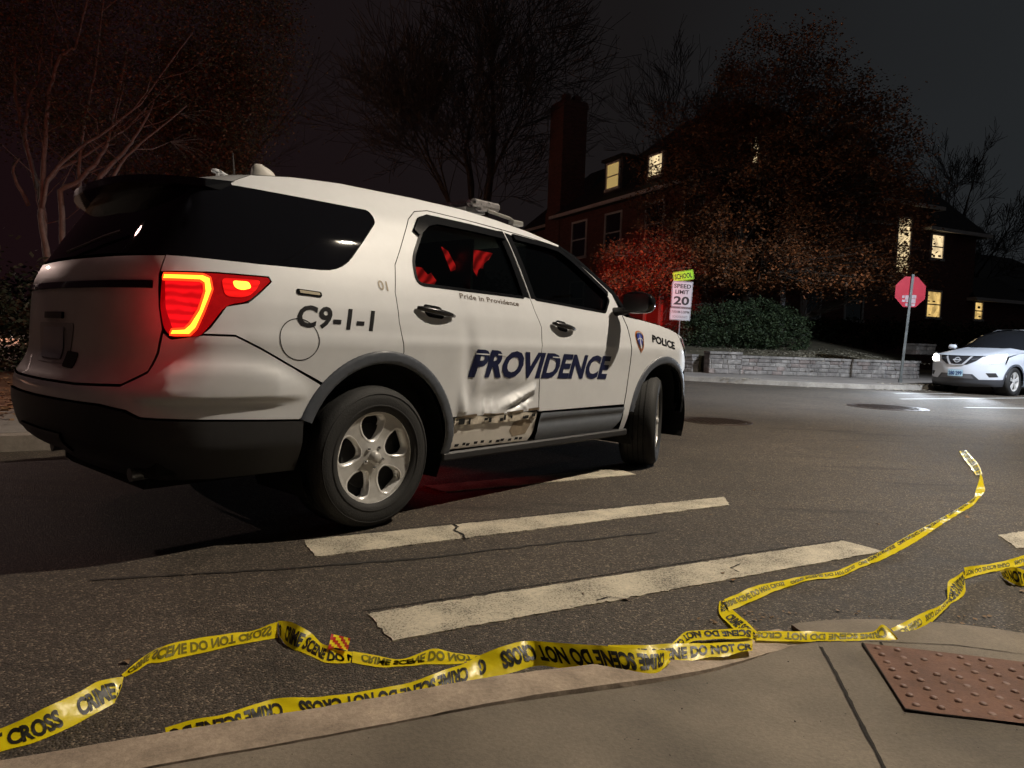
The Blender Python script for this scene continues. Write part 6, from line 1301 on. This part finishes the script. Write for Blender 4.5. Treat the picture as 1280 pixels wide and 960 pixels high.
def strand(key, parent, phase=0., flip='n', ink=TINK, plen=.52, text=True, vlo=.20, vh=.60, extra=1):
    rowsT = TAPE[key]; lo = [Vector(r_[:3]) for r_ in rowsT]; hi = [Vector(r_[3:]) for r_ in rowsT]
    def cm(P, t):
        i = min(len(P)-2, int(t)); f = t-i; p0, p1, p2, p3 = P[max(i-1, 0)], P[i], P[i+1], P[min(i+2, len(P)-1)]
        return .5*((2*p1)+(-p0+p2)*f+(2*p0-5*p1+4*p2-p3)*f*f+(-p0+3*p1-3*p2+p3)*f**3)
    n = (len(lo)-1)*8; T = [i*(len(lo)-1)/n for i in range(n+1)]; lo2 = [cm(lo, t) for t in T]; hi2 = [cm(hi, t) for t in T]; S_ = [0]
    for i in range(n): S_.append(S_[-1]+((lo2[i+1]+hi2[i+1])/2-(lo2[i]+hi2[i])/2).length)
    rg_ = random.Random(sum(map(ord, key))); ph = [rg_.uniform(0, 6) for _ in range(4)]
    def pt(s, v, o=0):
        s = max(0, min(S_[-1]-1e-6, s)); i = max(0, min(n-1, int(np.searchsorted(S_, s))-1)); f = (s-S_[i])/max(1e-9, S_[i+1]-S_[i]); a = lo2[i].lerp(lo2[i+1], f); b = hi2[i].lerp(hi2[i+1], f); p = a.lerp(b, v)
        nn_ = (lo2[i+1]-lo2[i]).cross(b-a); nn_ = nn_.normalized() if nn_.length > 1e-9 else Vector((0, 0, 1))
        w_ = .004*math.sin(v*math.pi)*math.sin(19*s+ph[0])+.0008*math.sin(58*s+9*v+ph[1])+.0007*math.sin(37*s-14*v+ph[2])
        p = p+nn_*(w_+o); 
        return p
    m = max(8, int(S_[-1]/.008)); k = 6; V = [pt(S_[-1]*i/m, j/k) for i in range(m+1) for j in range(k+1)]
    zmin = .002
    V = [(v.x, v.y, max(v.z, zmin)) for v in V]
    F = [(i*(k+1)+j, (i+1)*(k+1)+j, (i+1)*(k+1)+j+1, i*(k+1)+j+1) for i in range(m) for j in range(k)]
    o = mesh('tape_strand', V, F, YEL, parent, smooth=True)
    if text:
        gv, gf, gw = GP; sc_ = plen*.92/gw; s0 = -(phase % plen)
        while s0 < S_[-1]:
            V = []; F = []
            for off_ in (.0012, -.0012):
                base = len(V); ok = []
                for (x, y) in gv:
                    u = s0+x*sc_; v = vlo+vh*y
                    if 'h' in flip: u = s0+(gw-x)*sc_
                    if 'v' in flip: v = 1-v
                    ok.append(0 <= u <= S_[-1]); p = pt(u, v, off_); V.append((p.x, p.y, max(p.z, zmin+.0012)))
                F += [tuple(base+i for i in f) for f in gf if all(ok[i] for i in f)]
            s0 += plen
            if F:
                used_ = sorted({i for f in F for i in f}); mp = {a: i for i, a in enumerate(used_)}
                mesh('printed_words', [V[i] for i in used_], [tuple(mp[i] for i in f) for f in F], ink, o)
    return o
g1 = 'barrier tape on the ground'
t1 = thing('barrier_tape', 'yellow tape entering at the lower left and crumpling up near the wide crosswalk bar', 'barrier tape', (0, 0, 0), 0, g1)
strand('A1', t1, phase=.30, plen=.55); strand('A2', t1, phase=-.02, flip='v', ink=TINKO, plen=.50); strand('A3', t1, phase=.44, ink=TINK, plen=.5); strand('A4', t1, phase=.47, flip='v', ink=TINKO, plen=.50)
tg = strand('T', t1, text=False); tg.data.materials.clear(); RD = plastic_film('tape_red', (.6, .03, .01), .35); tg.data.materials.append(YEL); tg.data.materials.append(RD)
for i, p in enumerate(tg.data.polygons): p.material_index = 1 if ((i//6)+(i % 6)) % 4 < 2 else 0
t2 = thing('barrier_tape', 'yellow tape lying against the kerb edge with upside down words, ending twisted at the bend', 'barrier tape', (0, 0, 0), 0, g1)
strand('B1', t2, phase=.20, flip='hv'); strand('B2', t2, phase=-.06, flip='hv', plen=.57); strand('B3', t2, phase=.0, plen=.62); strand('B4', t2, phase=.03, flip='hv')
t3 = thing('barrier_tape', 'thin yellow tape running away over the wide crosswalk bar to a frayed end', 'barrier tape', (0, 0, 0), 0, g1)
strand('C1', t3, phase=.36, flip='v', plen=.50); strand('C2', t3, phase=.02, flip='v', ink=TINKO, plen=.5, vh=.45, vlo=.28); strand('C3', t3, phase=.1, flip='v', plen=.5, ink=TINK, vh=.35, vlo=.1); strand('C4', t3, text=False); strand('C5', t3, phase=.2, plen=.4)
t4 = thing('barrier_tape', 'yellow tape along the kerb ramp edge that rises to the right edge of the picture', 'barrier tape', (0, 0, 0), 0, g1)
strand('D1', t4, phase=.02, flip='hv', ink=TINKO); strand('D2', t4, phase=.3, flip='hv', ink=TINKO, vh=.45, vlo=.28); strand('D3', t4, phase=.1); strand('D4', t4, phase=.1, flip='hv', ink=TINKO, vh=.42, vlo=.3); strand('D5', t4, phase=.2)

# things of one kind share a group
GROUPS = {'bare_tree': 'bare winter trees', 'manhole_cover': 'manhole covers in the street', 'street_lamp': 'street lamps round the junction', 'garden_wall': 'low stone walls', 'wall_pier': 'stone piers', 'hedge': 'evergreen hedges'}
for o in list(col.objects):
    if o.parent is None and 'category' in o and 'group' not in o and o.name.split('.')[0] in GROUPS: o['group'] = GROUPS[o.name.split('.')[0]]
